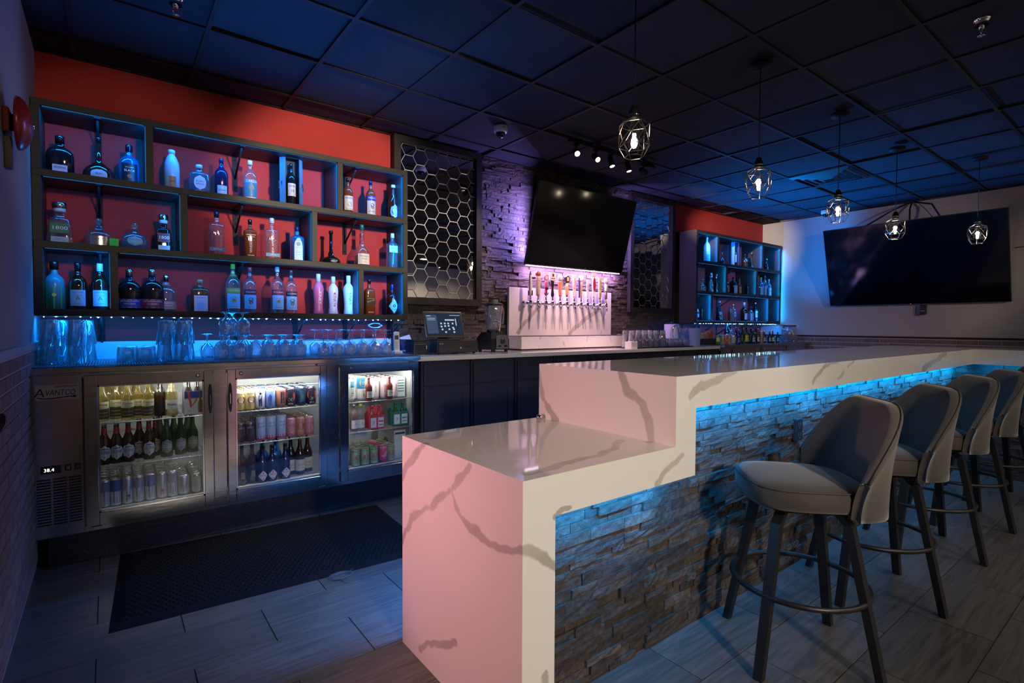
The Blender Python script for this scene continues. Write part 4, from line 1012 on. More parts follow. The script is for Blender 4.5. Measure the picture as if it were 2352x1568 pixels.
def make_bottle(t, kind, H, W, body, cap, capkind='cyl', sy=1, n=2, labels=(), seg=20, liquid=None, capr=None):
    """fills thing t (origin at the bottle's base, front to local -y) with body, cap and labels"""
    R = W/2; P_ = PROF[kind]; ztop = P_[-1][1]; rn = P_[-1][0]*R
    bo = MB()
    vsrings = [(r*R, z*H) for r, z in P_]
    # section squares only below the shoulder
    bo.lathe(vsrings, seg, sy, n); body_o = bo.build('glass_body', body, t)
    if liquid:
        lm, lz = liquid; pr = [(r*R*.93, max(z*H, .004)) for r, z in P_ if z < lz]+[(prof_r(kind, lz)*R*.93, lz*H)]
        MB().lathe(pr, seg, sy, n).build('liquid', lm, body_o)
    c0 = ztop-.03; rc = capr*R if capr else rn*1.12; syc = 1 if n == 2 else max(sy, .8)
    if capkind == 'cyl': MB().lathe([(rc, c0*H), (rc*1.02, H*.985), (rc*.9, H)], 14).build('cap', cap, t)
    elif capkind == 'ball':
        r = (1-ztop)*H*.52; zc = H-r; MB().lathe([(rn*.9, ztop*H-.004)]+[(r*math.sin(a), zc-r*math.cos(a)) for a in (.7, 1.1, 1.57, 2.0, 2.5, 2.9)]+[(.0001, H)], 16).build('stopper', cap, t)
    elif capkind == 'wide':
        MB().lathe([(rn*1.15, c0*H), (rn*1.2, .86*H), (rn*1.0, .865*H)], 16).build('collar', paint((205, 208, 210), .3), t)
        MB().lathe([(rc*.9, .865*H), (rc, .88*H), (rc, .985*H), (rc*.94, H)], 20).build('cap', cap, t)
    elif capkind == 'drip':
        MB().lathe([(rn*1.25, (ztop-.16)*H), (rn*1.35, (ztop-.05)*H), (rn*1.3, ztop*H), (rn*1.35, H*.985), (rn*1.1, H)], 14).build('wax_cap', cap, t)
    elif capkind == 'cork':
        MB().lathe([(rn*.9, c0*H), (rn*.9, .95*H)], 12).build('cork', M_CORK, t); MB().lathe([(rn*1.3, .945*H), (rn*1.4, .96*H), (rn*1.35, H)], 14).build('cap', cap, t)
    def surf(eps):
        def f(x, z):
            r = prof_r(kind, min(z/H, ztop))*R
            if n == 2: a = x/max(r, 1e-4); return ((r+eps)*math.sin(a), -(r*sy+eps)*math.cos(a), z)
            return (x, -(r*sy+eps), z)
        return f
    for lb in labels:
        z0, z1, wf, rgb = lb[:4]; texts = lb[4] if len(lb) > 4 else (); shape = lb[5] if len(lb) > 5 else 'rect'
        par = t
        if rgb is not None:
            f = surf(.0008); half = wf*R*(1 if n == 2 else .96); b = MB(); nx, nz = 8, 6 if shape != 'rect' else 3; vs = []
            for j in range(nz+1):
                q = j/nz; z = (z0+(z1-z0)*q)*H
                k = 1 if shape == 'rect' else (math.sqrt(max(0, 1-(2*q-1)**2))+.02 if shape == 'oval' else 1-abs(2*q-1)+.03 if shape == 'diamond' else (1 if q < .6 else math.sqrt(max(0, 1-((q-.6)/.42)**2))))
                for i in range(nx+1): vs.append(f((2*i/nx-1)*half*k, z))
            b.add(vs, [(j*(nx+1)+i, j*(nx+1)+i+1, (j+1)*(nx+1)+i+1, (j+1)*(nx+1)+i) for j in range(nz) for i in range(nx)], n == 2)
            par = b.build('paper_label', rgb if not isinstance(rgb, tuple) else paint(rgb), body_o)
        inks = {}
        for tx in texts:
            s, zc, size, ink = tx[:4]; wid = tx[4] if len(tx) > 4 else None; turn = tx[5] if len(tx) > 5 else 0
            b = inks.setdefault(ink, MB()); f2 = surf(.0016)
            if s == '@':   # round emblem
                rr = size*H; b.add([f2(rr*math.cos(2*PI*k/16), zc*H+rr*math.sin(2*PI*k/16)) for k in range(16)], [tuple(range(16))])
            elif s == '-':  # printed rule
                ww = wid*R; b.add([f2(x, zc*H+dz) for dz in (-size*H/2, size*H/2) for x in (-ww, -ww/2, 0, ww/2, ww)], [(i, i+1, 6+i, 5+i) for i in range(4)])
            else: lettering(b, s, size*H, 0, zc*H, f2, None if wid is None else wid*R*2, turn)
        for ink, b in inks.items(): b.build('lettering', paint(ink), par if par is not t else body_o)
    return t
def shelf_bottle(row, u, vtop, wpx, kind, body, cap, label, y=4.10, group='spirit bottles on the large shelf', rz=0, name='liquor_bottle', **kw):
    z = ROWZ[row]+.0005; p = on_y(u, vtop, y); H = p.z-z
    W = wpx*(Vector((p.x, y, z))-EYE).dot(FW)/F_PX
    t = thing(name, label, 'bottle', (p.x, y, z), rz, group)
    sy = kw.get('sy', 1)
    if W*sy > .26: W = .26/sy
    return make_bottle(t, kind, H, W, body, cap, **kw)
W_, K_ = (228, 232, 235), (20, 20, 24); CRM = (222, 214, 196); LB = (150, 200, 225)
SB = shelf_bottle
# ---- top row
SB(2, 137, 313, 50, 'wide', M_DKBOT, M_DKBOT, 'dark squat cognac bottle with small silver label, leftmost on the top shelf', sy=.6, n=3, labels=[(.10, .26, .55, (190, 198, 215), [('RESERVE', .19, .07, K_, .4)])])
SB(2, 226, 316, 60, 'tear', M_WHISK, M_DKBOT, 'dark teardrop cognac bottle with long neck and round-topped pale label', sy=.55, labels=[(.03, .25, .52, (170, 195, 210), [('RUM', .15, .06, K_)], 'arch')])
SB(2, 296, 334, 40, 'wide', G_SAPPH, M_DKBOT, 'ribbed blue glass rum bottle with black label and ring handles', sy=.8, labels=[(.05, .52, .8, (16, 14, 18), [('BLACK', .34, .075, CRM, .5), ('@', .2, .05, (150, 90, 50)), ('SPICED', .42, .04, CRM, .4)])])
SB(2, 394, 345, 31.5, 'ceram', M_CERAM, M_CERAM, 'pale blue ceramic tequila bottle with copper square label', capkind='cyl', labels=[(.10, .34, .45, (190, 120, 85), [('AZUL', .22, .05, K_, .3)])])
SB(2, 457, 379, 40, 'square', G_BLUE, M_CERAM, 'square blue gin bottle with a round white label', sy=.7, n=5, labels=[(.14, .62, .62, (200, 215, 235), [('ROKU', .42, .08, (40, 60, 120), .4), ('BRAND', .33, .06, (40, 60, 120), .4)], 'oval'), (.03, .12, .5, (190, 205, 225))])
SB(2, 508, 365, 28, 'std', M_NAVY, M_NAVY, 'tall navy blue bottle with a pale square label', sy=.85, labels=[(.05, .30, .75, (150, 190, 215), [('DE GRANT', .18, .045, (30, 40, 90), .6)])])
SB(2, 574, 369, 30, 'std', G_CLEAR, M_FROST, 'clear tequila bottle with a blue-green label band and lettered shoulder', labels=[(.10, .52, 1.1, (60, 120, 150), [('CORAZON', .47, .085, W_, .85), ('@', .32, .06, (160, 130, 60))]), (.02, .09, 1.0, W_, [('-', .055, .012, (40, 60, 110), .8)])])
p = on_y(668, 365, 4.09); gb = thing('gift_box', 'open blue whisky gift box holding a dark bottle on the top shelf', 'gift box', (p.x, 4.09, ROWZ[2]+.0005)); H = p.z-ROWZ[2]
M_BOXB = mat('blue_gift_card', (.06, .22, .42), .5); M_BOXD = mat('dark_box_lining', (.012, .012, .014), .6)
b = MB(); b.box(-.052, .052, .04, .046, 0, H); b.box(-.052, .052, -.04, .04, H-.006, H); b.box(-.052, .052, -.04, .04, 0, .006); b.box(-.052, -.046, -.04, .04, 0, H); b.box(.046, .052, -.04, .04, 0, H); b.build('box_shell', M_BOXD, gb)
for s_ in (-1, 1):
    dr = MB().box(-.046 if s_ > 0 else 0, 0 if s_ > 0 else .046, -.004, 0, 0, H).build('box_door', M_BOXB, gb, (s_*.052, -.041, 0), s_*math.radians(-128))
    MB().box(-.03, -.02, -.008, .004, H*.42, H*.5).build('clasp', M_SILV, dr) if s_ > 0 else MB().box(.02, .03, -.008, .004, H*.42, H*.5).build('clasp', M_SILV, dr)
b = MB()
for q in ([(-.062, .0, H*.34), (-.085, .0, H*.36), (-.085, 0, H*.50), (-.062, 0, H*.52)], [(.062, .0, H*.34), (.085, .0, H*.36), (.085, 0, H*.50), (.062, 0, H*.52)]): b.tube(q, .004, 6)
b.build('cord_handle', M_BLACKPL, gb)
t = thing('liquor_bottle', 'dark whisky bottle with cream label standing inside the open blue gift box', 'bottle', (p.x, 4.088, ROWZ[2]+.0075), 0, 'spirit bottles on the large shelf')
make_bottle(t, 'std', H*.88, .066, M_DKBOT, M_DKBOT, labels=[(.22, .52, .95, (200, 188, 168), [('LIMITED', .45, .055, K_, .7), ('15', .34, .08, K_)])])
SB(2, 799, 409, 22, 'std', M_AMB2, M_DKBOT, 'amber whiskey bottle with a cream label reading Paddys', labels=[(.12, .50, 1.1, (214, 208, 190), [("PADDY'S", .44, .075, (25, 60, 35), .85), ('@', .27, .06, (150, 150, 130)), ('-', .15, .01, (140, 90, 40), .8)])])
SB(2, 851, 416, 22, 'std', M_AMB2, M_NAVY, 'amber whiskey bottle with blue band and white picture label', labels=[(.45, .58, 1.1, (40, 60, 150), [('MEDLEY', .52, .06, W_, .8)]), (.08, .45, 1.1, (205, 195, 190), [('@', .33, .05, (70, 70, 60)), ('@', .27, .04, (110, 90, 70)), ('BOURBON', .16, .04, (120, 60, 60), .7)])])
SB(2, 903, 425, 22, 'long', M_WHISK, M_FROST, 'dark bourbon bottle with pale blue oval label beside the shelf end', capkind='cyl', labels=[(.06, .44, 1.0, (120, 170, 205), [('@', .25, .10, (40, 50, 80)), ('BOURBON', .37, .035, K_, .6), ('@', .25, .06, (140, 175, 200))], 'oval')])
# ---- middle row
for (u, vt, w, body, gl, lab) in ((136.5, 466, 52, G_CLEAR, (40, 120, 70), 'large clear pyramid tequila bottle with steel cap and green 1800 label'), (375, 494, 37, M_WHISK, (110, 40, 60), 'dark pyramid tequila bottle with steel cap and maroon 1800 label')):
    SB(1, u, vt, w, 'trap', body, M_SILV, lab, capkind='wide', capr=.52, sy=.62, n=6, labels=[(.26, .50, .66, gl, [('1800', .38, .12, W_, .5)]), (.02, .17, .62, (170, 195, 205), [('-', .09, .006, (90, 100, 110), .45), ('TEQUILA', .125, .03, (60, 60, 80), .3)])])
SB(1, 226, 500, 53, 'squat', G_CLEAR, G_CLEAR, 'squat clear tequila bottle with glass ball stopper and silver front plate', capkind='ball', sy=.6, labels=[(.06, .36, .62, M_SILV, [('PATRON', .26, .07, (90, 100, 105), .45)])])
pz = on_y(262, 545, 4.06); tg = MB().box(-.022, .022, -.001, .001, 0, .055).build('price_tag', paint((70, 210, 40), .6), None, (pz.x, 4.04, ROWZ[1]+.002)); tg.rotation_euler = (-.25, 0, 0); tag(tg, 'bright green paper tag leaning between the two round tequila bottles', 'tag')
SB(1, 309, 510, 54, 'disc', G_BLUE, G_CLEAR, 'round flask-shaped clear tequila bottle with embossed ring', capkind='ball', sy=.45, labels=[(.14, .48, .55, (120, 195, 225), [('Don Oro', .36, .06, (50, 80, 110), .4)], 'oval')])
SB(1, 497, 486, 33, 'taper', G_CLEAR, M_NAVY, 'tapered clear vodka bottle with blue cap and sideways red lettering', sy=.7, n=4, labels=[(.05, .22, 0, None, [('NEW AMSTERDAM', .44, .075, (200, 60, 80), None, PI/2)]), (.10, .19, 1.0, (50, 80, 150), [('VODKA', .145, .05, W_, .55)])])
SB(1, 574, 504, 27.5, 'taper', M_AMB2, M_DKBOT, 'dark red tapered bottle with black cap and pale outlined front', sy=.7, n=4, labels=[(.06, .60, 0, None, [('WHISKEY', .33, .09, (225, 200, 185), None, PI/2), ('-', .60, .012, (225, 200, 185), .7), ('-', .55, .008, (225, 200, 185), .6), ('-', .08, .012, (225, 200, 185), .5)])])
SB(1, 624, 501, 31, 'taper', G_CLEAR, M_FROST, 'tapered clear vodka bottle with pale blue cap and sideways white lettering', sy=.7, n=4, labels=[(.05, .22, 0, None, [('NEW AMSTERDAM', .44, .075, (220, 228, 235), None, PI/2)]), (.08, .16, 1.0, (60, 130, 190), [('GIN', .12, .05, W_, .35)])])
SB(1, 682, 521, 28.5, 'square', G_SAPPH, M_NAVY, 'square sapphire gin bottle with tall silver-white label', sy=.8, n=6, labels=[(.05, .66, .66, (190, 190, 190), [('BOMBAY', .60, .045, (40, 50, 90), .45), ('@', .50, .06, (110, 110, 120)), ('SAPPHIRE', .40, .03, (40, 50, 110), .45), ('-', .30, .006, (60, 80, 130), .45), ('-', .26, .006, (60, 80, 130), .45), ('-', .2, .006, (60, 80, 130), .45)], 'arch')])
SB(1, 760, 530, 41, 'decant', M_DKBOT, M_DKBOT, 'black pot-still bourbon decanter with tall thin glass neck', capkind='cyl', capr=.24, labels=[(.04, .13, .35, (120, 115, 120), (), 'oval')])
SB(1, 831, 516, 34, 'maker', G_CLEAR, mat('green_foil', (.02, .14, .12), .3), 'round-shouldered bourbon bottle with dripped red wax and cream label', capkind='cyl', liquid=(M_AMB2, .26), labels=[(.05, .30, .9, (215, 212, 200), [("Maker's", .24, .062, (110, 40, 40), .6), ('Mark', .175, .06, (110, 40, 40), .4), ('WHISKY', .10, .025, (60, 90, 90), .3)]), (.55, .78, 2.2, (170, 20, 25))])
SB(1, 901, 536, 26.5, 'square', G_BLUE, M_FROST, 'clear patterned gin bottle with pale blue cap and label, right end of middle shelf', sy=.9, n=3, labels=[(.45, .64, 1.0, (130, 185, 210), [('THE BOTANIST', .57, .04, (40, 70, 100), .7)])])
# ---- bottom row
SB(0, 124, 600, 39, 'wide', mat('teal_liqueur_glass', (.05, .26, .32), .25), M_DKBOT, 'frosted melon liqueur bottle with bright green lower half, leftmost on the bottom shelf', capr=.42, labels=[(.015, .48, 2.9, (60, 185, 95), [('@', .30, .035, (215, 225, 80)), ('-', .16, .004, (60, 120, 80), .6)])])
for i, (u, vt, w, lab, capm) in enumerate(((178, 604, 35, 'amber whiskey bottle with black cap and windmill label on the bottom shelf', M_DKBOT), (229, 605, 34, 'amber whiskey bottle with pale cap and windmill label beside the first divider', M_FROST))):
    SB(0, u, vt, w, 'wide', G_AMBER, capm, lab, liquid=(M_WHISK, .50), labels=[(.08, .42, .85, (135, 180, 195), [('WESTWARD', .37, .035, (120, 60, 60), .55), ('A', .24, .12, (110, 60, 60)), ('-', .30, .006, (110, 60, 60), .4), ('WHISKEY', .13, .03, (120, 60, 60), .4)])])
for (u, vt, w, body, band, nm, txt, y_) in ((296.5, 619, 45, M_DKBOT, (35, 60, 150), 'purple grape schnapps jug bottle with a blue label band', 'WILD GRAPE', 4.06), (349, 619, 45, M_DKBOT, (120, 40, 65), 'dark cherry schnapps jug bottle with a maroon label band', 'CHERRY', 4.06), (381, 632, 40, G_CLEAR, (185, 120, 100), 'clear peach schnapps jug bottle with a peach label band, half hidden', 'PEACH', 4.19)):
    SB(0, u, vt, w, 'wide', body, M_SILV, nm, y=y_, capr=.30, sy=.62, labels=[(.06, .28, 1.35, band, [("DR. McGILLICUDDY'S", .225, .045, W_, .82), (txt, .16, .045, W_, .5), ('-', .262, .006, (215, 215, 225), 1.1), ('-', .075, .006, (215, 215, 225), 1.1)]), (.72, .80, 2.4, band)])
SB(0, 459, 642, 36, 'square', M_AMB2, M_CORK, 'square brown orange-liqueur bottle with ornate pale label', sy=.8, n=5, labels=[(.02, .50, .78, (205, 190, 200), [('COINTREAU', .43, .045, (120, 50, 50), .55), ('@', .20, .10, (120, 180, 215)), ('-', .33, .006, (150, 70, 70), .5)])])
for (u, vt, w, bandc, capm, nm, fr) in ((534.5, 606, 30, (180, 170, 60), paint((150, 190, 60)), 'flavoured vodka bottle with yellow-green neck and lemon picture label', (190, 170, 110)), (573, 613, 27.5, (150, 35, 45), paint((150, 60, 70)), 'flavoured vodka bottle with red band and cherry picture label', (180, 50, 60)), (636.5, 613, 27.5, (160, 40, 45), M_FROST, 'flavoured vodka bottle with red band and script picture label', (220, 170, 150)), (668, 620, 25.5, (40, 45, 45), paint((50, 55, 60)), 'flavoured vodka bottle with black band and cucumber picture label', (70, 90, 70))):
    SB(0, u, vt, w, 'std', G_CLEAR, capm, nm, labels=[(.39, .50, 1.2, bandc, [('STOLICHNAYA', .445, .05, W_, .85)]), (.08, .385, 1.05, (150, 195, 220), [('@', .28, .05, fr), ('@', .22, .04, fr), ('@', .25, .03, (90, 120, 70)), ('-', .12, .006, (80, 100, 120), .6)]), (.74, .84, 2.6, bandc)])
for (u, vt, w, body, ink, nm) in ((731, 629, 23.5, M_PINKB, W_, 'hot pink frosted liqueur bottle with sideways white lettering'), (765, 635, 22.5, M_PALEB, (150, 30, 45), 'pale frosted liqueur bottle with sideways lettering and red blots'), (800, 633, 23.5, M_FROST, (40, 50, 140), 'ice-blue frosted liqueur bottle with sideways navy lettering')):
    SB(0, u, vt, w, 'curvy', body, M_FROST, nm, labels=[(.1, .6, 0, None, [('KINKY', .40, .105, ink, None, -PI/2)]+([('@', z_, .022, (170, 50, 60)) for z_ in (.22, .55)] if ink[0] == 150 else []))])
SB(0, 848, 642, 23.5, 'square', M_AMB2, M_DKBOT, 'square amber whisky bottle with a slanted black label', sy=.9, n=5, labels=[(.28, .50, .95, (22, 18, 18), [('BLACK LABEL', .39, .045, (200, 160, 80), .75, .3), ('-', .46, .006, (200, 160, 80), .8)]), (.05, .09, .6, (170, 120, 70))])
SB(0, 900, 653, 25.5, 'wide', M_WHISK, M_NAVY, 'dark rum bottle with a tilted pale blue diamond label, right end of bottom shelf', labels=[(.06, .52, .95, (120, 185, 205), [('@', .30, .05, K_), ('PROOF', .40, .05, K_, .5, -.5), ('RUM', .18, .05, K_, .4)], 'diamond')])

# ---- far shelf
def RB(row, u, vtop, wpx, kind, body, cap, label, **kw): return SB(row, u, vtop, wpx, kind, body, cap, label, group='spirit bottles on the far shelf', **kw)
RB(2, 1624, 543, 15, 'std', M_FROST, M_FROST, 'tall frosted pale blue bottle alone in the first bay of the far shelf', labels=[(.06, .32, 1.0, (90, 160, 215), [('-', .2, .01, W_, .6)])])
RB(2, 1658.7, 570, 14.5, 'tear', M_WHISK, M_DKBOT, 'dark round cognac bottle with thin neck on the top far shelf', sy=.7, labels=[(.04, .14, .4, (120, 150, 175))])
p = on_y(1688, 557, 4.10); H = p.z-ROWZ[2]; gb2 = thing('gift_box', 'open dark blue bottle gift box on the top of the far shelf', 'gift box', (p.x, 4.11, ROWZ[2]+.0005))
b = MB(); b.box(-.055, .055, .04, .046, 0, H); b.box(-.055, .055, -.04, .04, H-.006, H); b.box(-.055, .055, -.04, .04, 0, .006); b.box(-.055, -.049, -.04, .04, 0, H); b.box(.049, .055, -.04, .04, 0, H); b.build('box_shell', mat('navy_box', (.015, .05, .10), .5), gb2)
for s_ in (-1, 1): MB().box(-.05 if s_ > 0 else 0, 0 if s_ > 0 else .05, -.004, 0, 0, H).build('box_door', M_BOXB, gb2, (s_*.055, -.041, 0), s_*math.radians(-118))
t = thing('liquor_bottle', 'pale-labelled bottle inside the dark gift box on the far shelf', 'bottle', (p.x, 4.105, ROWZ[2]+.0075), 0, 'spirit bottles on the far shelf'); make_bottle(t, 'std', H*.8, .07, M_DKBOT, M_DKBOT, labels=[(.2, .6, .8, (140, 160, 170))])
RB(2, 1711, 584, 12.5, 'wide', M_WHISK, M_DKBOT, 'dark whisky bottle just right of the gift box on the far shelf', labels=[(.45, .6, .8, (90, 110, 140)), (.1, .35, .9, (60, 50, 55))])
RB(2, 1727, 580, 10, 'decant', M_WHISK, M_CORK, 'dark bulb-based decanter bottle with tall neck on the far shelf')
RB(2, 1760.5, 594, 13, 'wide', M_WHISK, M_SILV, 'dark squat bottle with green label in the top right far bay', sy=.6, labels=[(.05, .35, .5, (50, 130, 100))])
RB(2, 1774, 595, 11, 'wide', M_WHISK, M_SILV, 'dark squat bottle with pale blue label at the top right far bay end', sy=.6, labels=[(.1, .4, .6, (130, 190, 210))])
RB(1, 1613.6, 640, 22, 'squat', G_CLEAR, G_BLUE, 'squat clear tequila bottle with ball stopper on the far shelf', capkind='ball', sy=.6, labels=[(.08, .4, .6, (150, 190, 215), [('@', .25, .08, (60, 80, 110))], 'oval')])
for u, vt, body, gl, nm in ((1633.5, 627, G_CLEAR, (60, 70, 80), 'clear pyramid tequila bottle with steel cap on the far shelf'), (1646.5, 629, M_WHISK, (150, 50, 45), 'dark pyramid tequila bottle with steel cap and red label on the far shelf')):
    RB(1, u, vt, 13, 'trap', body, M_SILV, nm, capkind='wide', capr=.52, sy=.62, n=6, labels=[(.26, .50, .66, gl, [('1800', .38, .12, W_, .5)]), (.02, .17, .7, (150, 205, 190))])
RB(1, 1671, 640, 10, 'std', M_WHISK, M_DKBOT, 'dark bottle with striped label behind the second far bay divider', labels=[(.1, .5, .9, (90, 70, 110), [('-', .4, .01, W_, .7), ('-', .3, .01, W_, .7), ('-', .2, .01, W_, .7)])])
RB(1, 1684, 635.6, 14, 'square', M_DKBOT, M_DKBOT, 'square black whiskey bottle with blue-white label on the far shelf', sy=1, n=5, labels=[(.06, .5, .95, (150, 195, 225), [('No.7', .3, .1, K_, .5), ('-', .42, .02, K_, .7), ('-', .12, .02, K_, .7)])])
RB(1, 1698.5, 637, 10, 'long', M_AMB2, M_DKBOT, 'slim amber whiskey bottle with gold label on the far shelf', labels=[(.1, .45, .9, (150, 120, 80), [('-', .3, .03, K_, .6)])])
RB(1, 1717.7, 639, 13, 'std', M_DKBOT, M_DKBOT, 'black patterned bottle right of centre on the far middle shelf', labels=[(.05, .5, 1.0, (60, 90, 95), [('-', z_, .012, (120, 150, 150), .8) for z_ in (.1, .18, .26, .34, .42)])])
for u, vt, w, capm, lc, nm in ((1747.5, 637, 13, paint((110, 200, 70)), (110, 190, 200), 'lime-capped vodka bottle with pale label on the far shelf'), (1757, 633, 9.5, paint((90, 130, 190)), (120, 180, 215), 'blue-capped vodka bottle with pale label between two others'), (1766, 641, 11, M_FROST, (140, 195, 215), 'ice-capped vodka bottle at the right end of the far middle shelf')):
    RB(1, u, vt, w, 'std', G_BLUE, capm, nm, labels=[(.08, .5, 1.1, lc, [('4C', .32, .12, (40, 90, 120), .5)])])
RB(0, 1601, 708, 7, 'square', M_WHISK, M_DKBOT, 'thin dark bottle with teal label at the left of the far bottom shelf', n=5, labels=[(.25, .95, .9, (110, 190, 185))])
RB(0, 1613, 689, 10, 'wine', M_DKBOT, M_SILV, 'dark bottle with bright yellow label on the far bottom shelf', labels=[(.2, .55, 1.0, (205, 175, 60), [('XO', .42, .1, K_, .5)]), (.03, .18, 1.0, (90, 60, 80))])
RB(0, 1652.6, 690.7, 18, 'flare', M_DKBOT, paint((180, 150, 170)), 'wide-based bottle with teal patches and slim neck on the far bottom shelf', sy=.8, labels=[(.05, .45, .75, (90, 165, 175), [('@', .22, .09, K_), ('@', .25, .04, (190, 190, 110))])])
RB(0, 1677, 702, 9, 'wine', M_AMB2, M_CORK, 'brown bottle standing behind a clear one on the far bottom shelf', y=4.16)
RB(0, 1684.5, 699, 10, 'square', G_CLEAR, M_SILV, 'clear square bottle with blue label in the middle of the far bottom shelf', n=5, labels=[(.25, .55, .8, (110, 175, 215), [('-', .4, .03, K_, .5)])])
RB(0, 1709, 694.5, 14.5, 'wide', M_WHISK, M_FROST, 'broad dark rum bottle with pale blue cap on the far bottom shelf', labels=[(.08, .42, .8, (190, 200, 215), [('-', z_, .02, (120, 50, 60), .6) for z_ in (.15, .25, .35)])])
RB(0, 1724.6, 704.5, 13, 'wide', G_BLUE, M_NAVY, 'pale blue labelled bottle with navy cap on the far bottom shelf', y=4.04, labels=[(.04, .55, 1.1, (110, 190, 230), [('@', .35, .06, (60, 110, 160)), ('-', .15, .02, (60, 110, 160), .6)])])
RB(0, 1735, 694.5, 12.5, 'wine', M_DKBOT, M_SILV, 'dark bottle with mint label behind the pale blue one on the far shelf', y=4.16, labels=[(.2, .55, 1.0, (150, 195, 175), [('-', .4, .05, K_, .5)]), (.03, .16, .9, (60, 90, 90))])
RB(0, 1767.4, 717, 6, 'square', G_BLUE, M_SILV, 'small slim clear bottle in the last far bottom bay', n=4, y=4.14)
RB(0, 1773.5, 706.7, 10.5, 'square', G_BLUE, M_SILV, 'clear squared bottle at the right end of the far bottom shelf', n=4, labels=[(.1, .5, .6, (60, 100, 130))])
# ================================================================ DRINKS IN THE LIT COOLER
M_ALU = mat('aluminium_lid', (.72, .72, .72), .22, 1)
G_BEER = glass('clear_beer_bottle', (.86, .80, .50), .06, .5, .22, (.72, .55, .18))
M_BROWNB = mat('brown_beer_bottle', (.035, .014, .006), .08, 0, .6)
M_GREENB = mat('green_beer_bottle', (.012, .045, .010), .08, 0, .6)
def make_can(t, r, h, body, bands=(), plain=False):
    bo = MB().lathe([(r*.72, 0), (r*.80, .002), (r*.97, .010), (r, .016), (r, h-.016), (r*.97, h-.012), (r*.84, h-.003)], 20).build('can_body', body, t)
    MB().lathe([(r*.84, h-.0035), (r*.86, h-.001), (r*.84, h), (r*.80, h-.001), (r*.78, h-.004), (.0001, h-.004)], 20, cap=False).build('lid', M_ALU, t)
    if plain: return t
    MB().box(-r*.2, r*.2, -r*.45, r*.15, h-.004, h-.0025).build('ring_pull', M_ALU, t)
    def f(eps): return lambda x, z: ((r+eps)*math.sin(x/r), -(r+eps)*math.cos(x/r), z)
    for kind, *a in bands:
        if kind == 'band':
            z0, z1, wf, rgb = a; b = MB(); vs = [f(.0004)((2*i/12-1)*wf*r*PI, zz*h) for zz in (z0, z1) for i in range(13)]
            b.add(vs, [(i, i+1, 14+i, 13+i) for i in range(12)], True); b.build('printed_band', paint(rgb, .3), bo)
        elif kind == 'disc':
            zc, rr, rgb = a; b = MB(); b.add([f(.0008)(rr*h*math.cos(2*PI*k/18), zc*h+rr*h*math.sin(2*PI*k/18)) for k in range(18)], [tuple(range(18))]); b.build('printed_disc', paint(rgb, .3), bo)
        elif kind == 'poly':
            pts, rgb = a; b = MB(); b.add([f(.0011)(x*h, z*h) for x, z in pts], [tuple(range(len(pts)))]); b.build('printed_shape', paint(rgb, .3), bo)
        elif kind == 'text':
            s, zc, size, rgb = a[:4]; b = MB(); lettering(b, s, size*h, 0, zc*h, f(.0013), a[4]*2*r if len(a) > 4 and a[4] else None, a[5] if len(a) > 5 else 0); b.build('lettering', paint(rgb, .3), bo)
    return t
DOOR = ['left', 'middle', 'right']; LEVEL = {'top': 0, 'mid': 1, 'low': 2}
def floor_z(door, level): return SHELF_Z[door][LEVEL[level]]+.004 if level != 'low' else .2555
def zx(door, zx_, y, v=1000): return on_y((60 if door == 0 else 500)+zx_/3.92, v, y).x
CANREAR = {}
def can_row(door, level, items, y0=3.648, depth=4, dy=.068):
    """items: (zoom x, design) from left to right; copies stand behind each front can"""
    lv = {'top': 'top', 'mid': 'middle', 'low': 'bottom'}[level]
    for col_, (zx_, key) in enumerate(items):
        r, h, body, bands, desc = CANS[key]; x = zx(door, zx_, y0); z = floor_z(door, level)
        t = thing('drink_can', '%s, front row, %s shelf, %s cooler door' % (CAN_SEEN(desc, door, lv), lv, DOOR[door]), 'can', (x, y0, z), random.uniform(-.25, .25), 'cans in the cooler')
        make_can(t, r, h, body, bands)
        for k in range(1, depth):
            ky = (key,)
            lab = '%s, column %s, %s row back, %s shelf, %s door' % (desc, ['one', 'two', 'three', 'four', 'five', 'six', 'seven', 'eight', 'nine'][col_], ORD[k], lv, DOOR[door])
            if ky not in CANREAR:
                q = thing('drink_can', lab, 'can', (x, y0+dy*k, z), 0, 'cans in the rear rows'); make_can(q, r, h, body, (), True); CANREAR[ky] = q
            else: place_copy(CANREAR[ky], (x, y0+dy*k, z), 0, lab)
_seen = {}
def CAN_SEEN(desc, door, lv):
    k = (desc, door, lv); _seen[k] = _seen.get(k, 0)+1
    return desc if _seen[k] == 1 else '%s %s' % (ORD[_seen[k]-1], desc)
def can_mat(rgb): return paint(rgb, .3)
SIL = mat('silver_can', (.55, .56, .58), .3, .9)
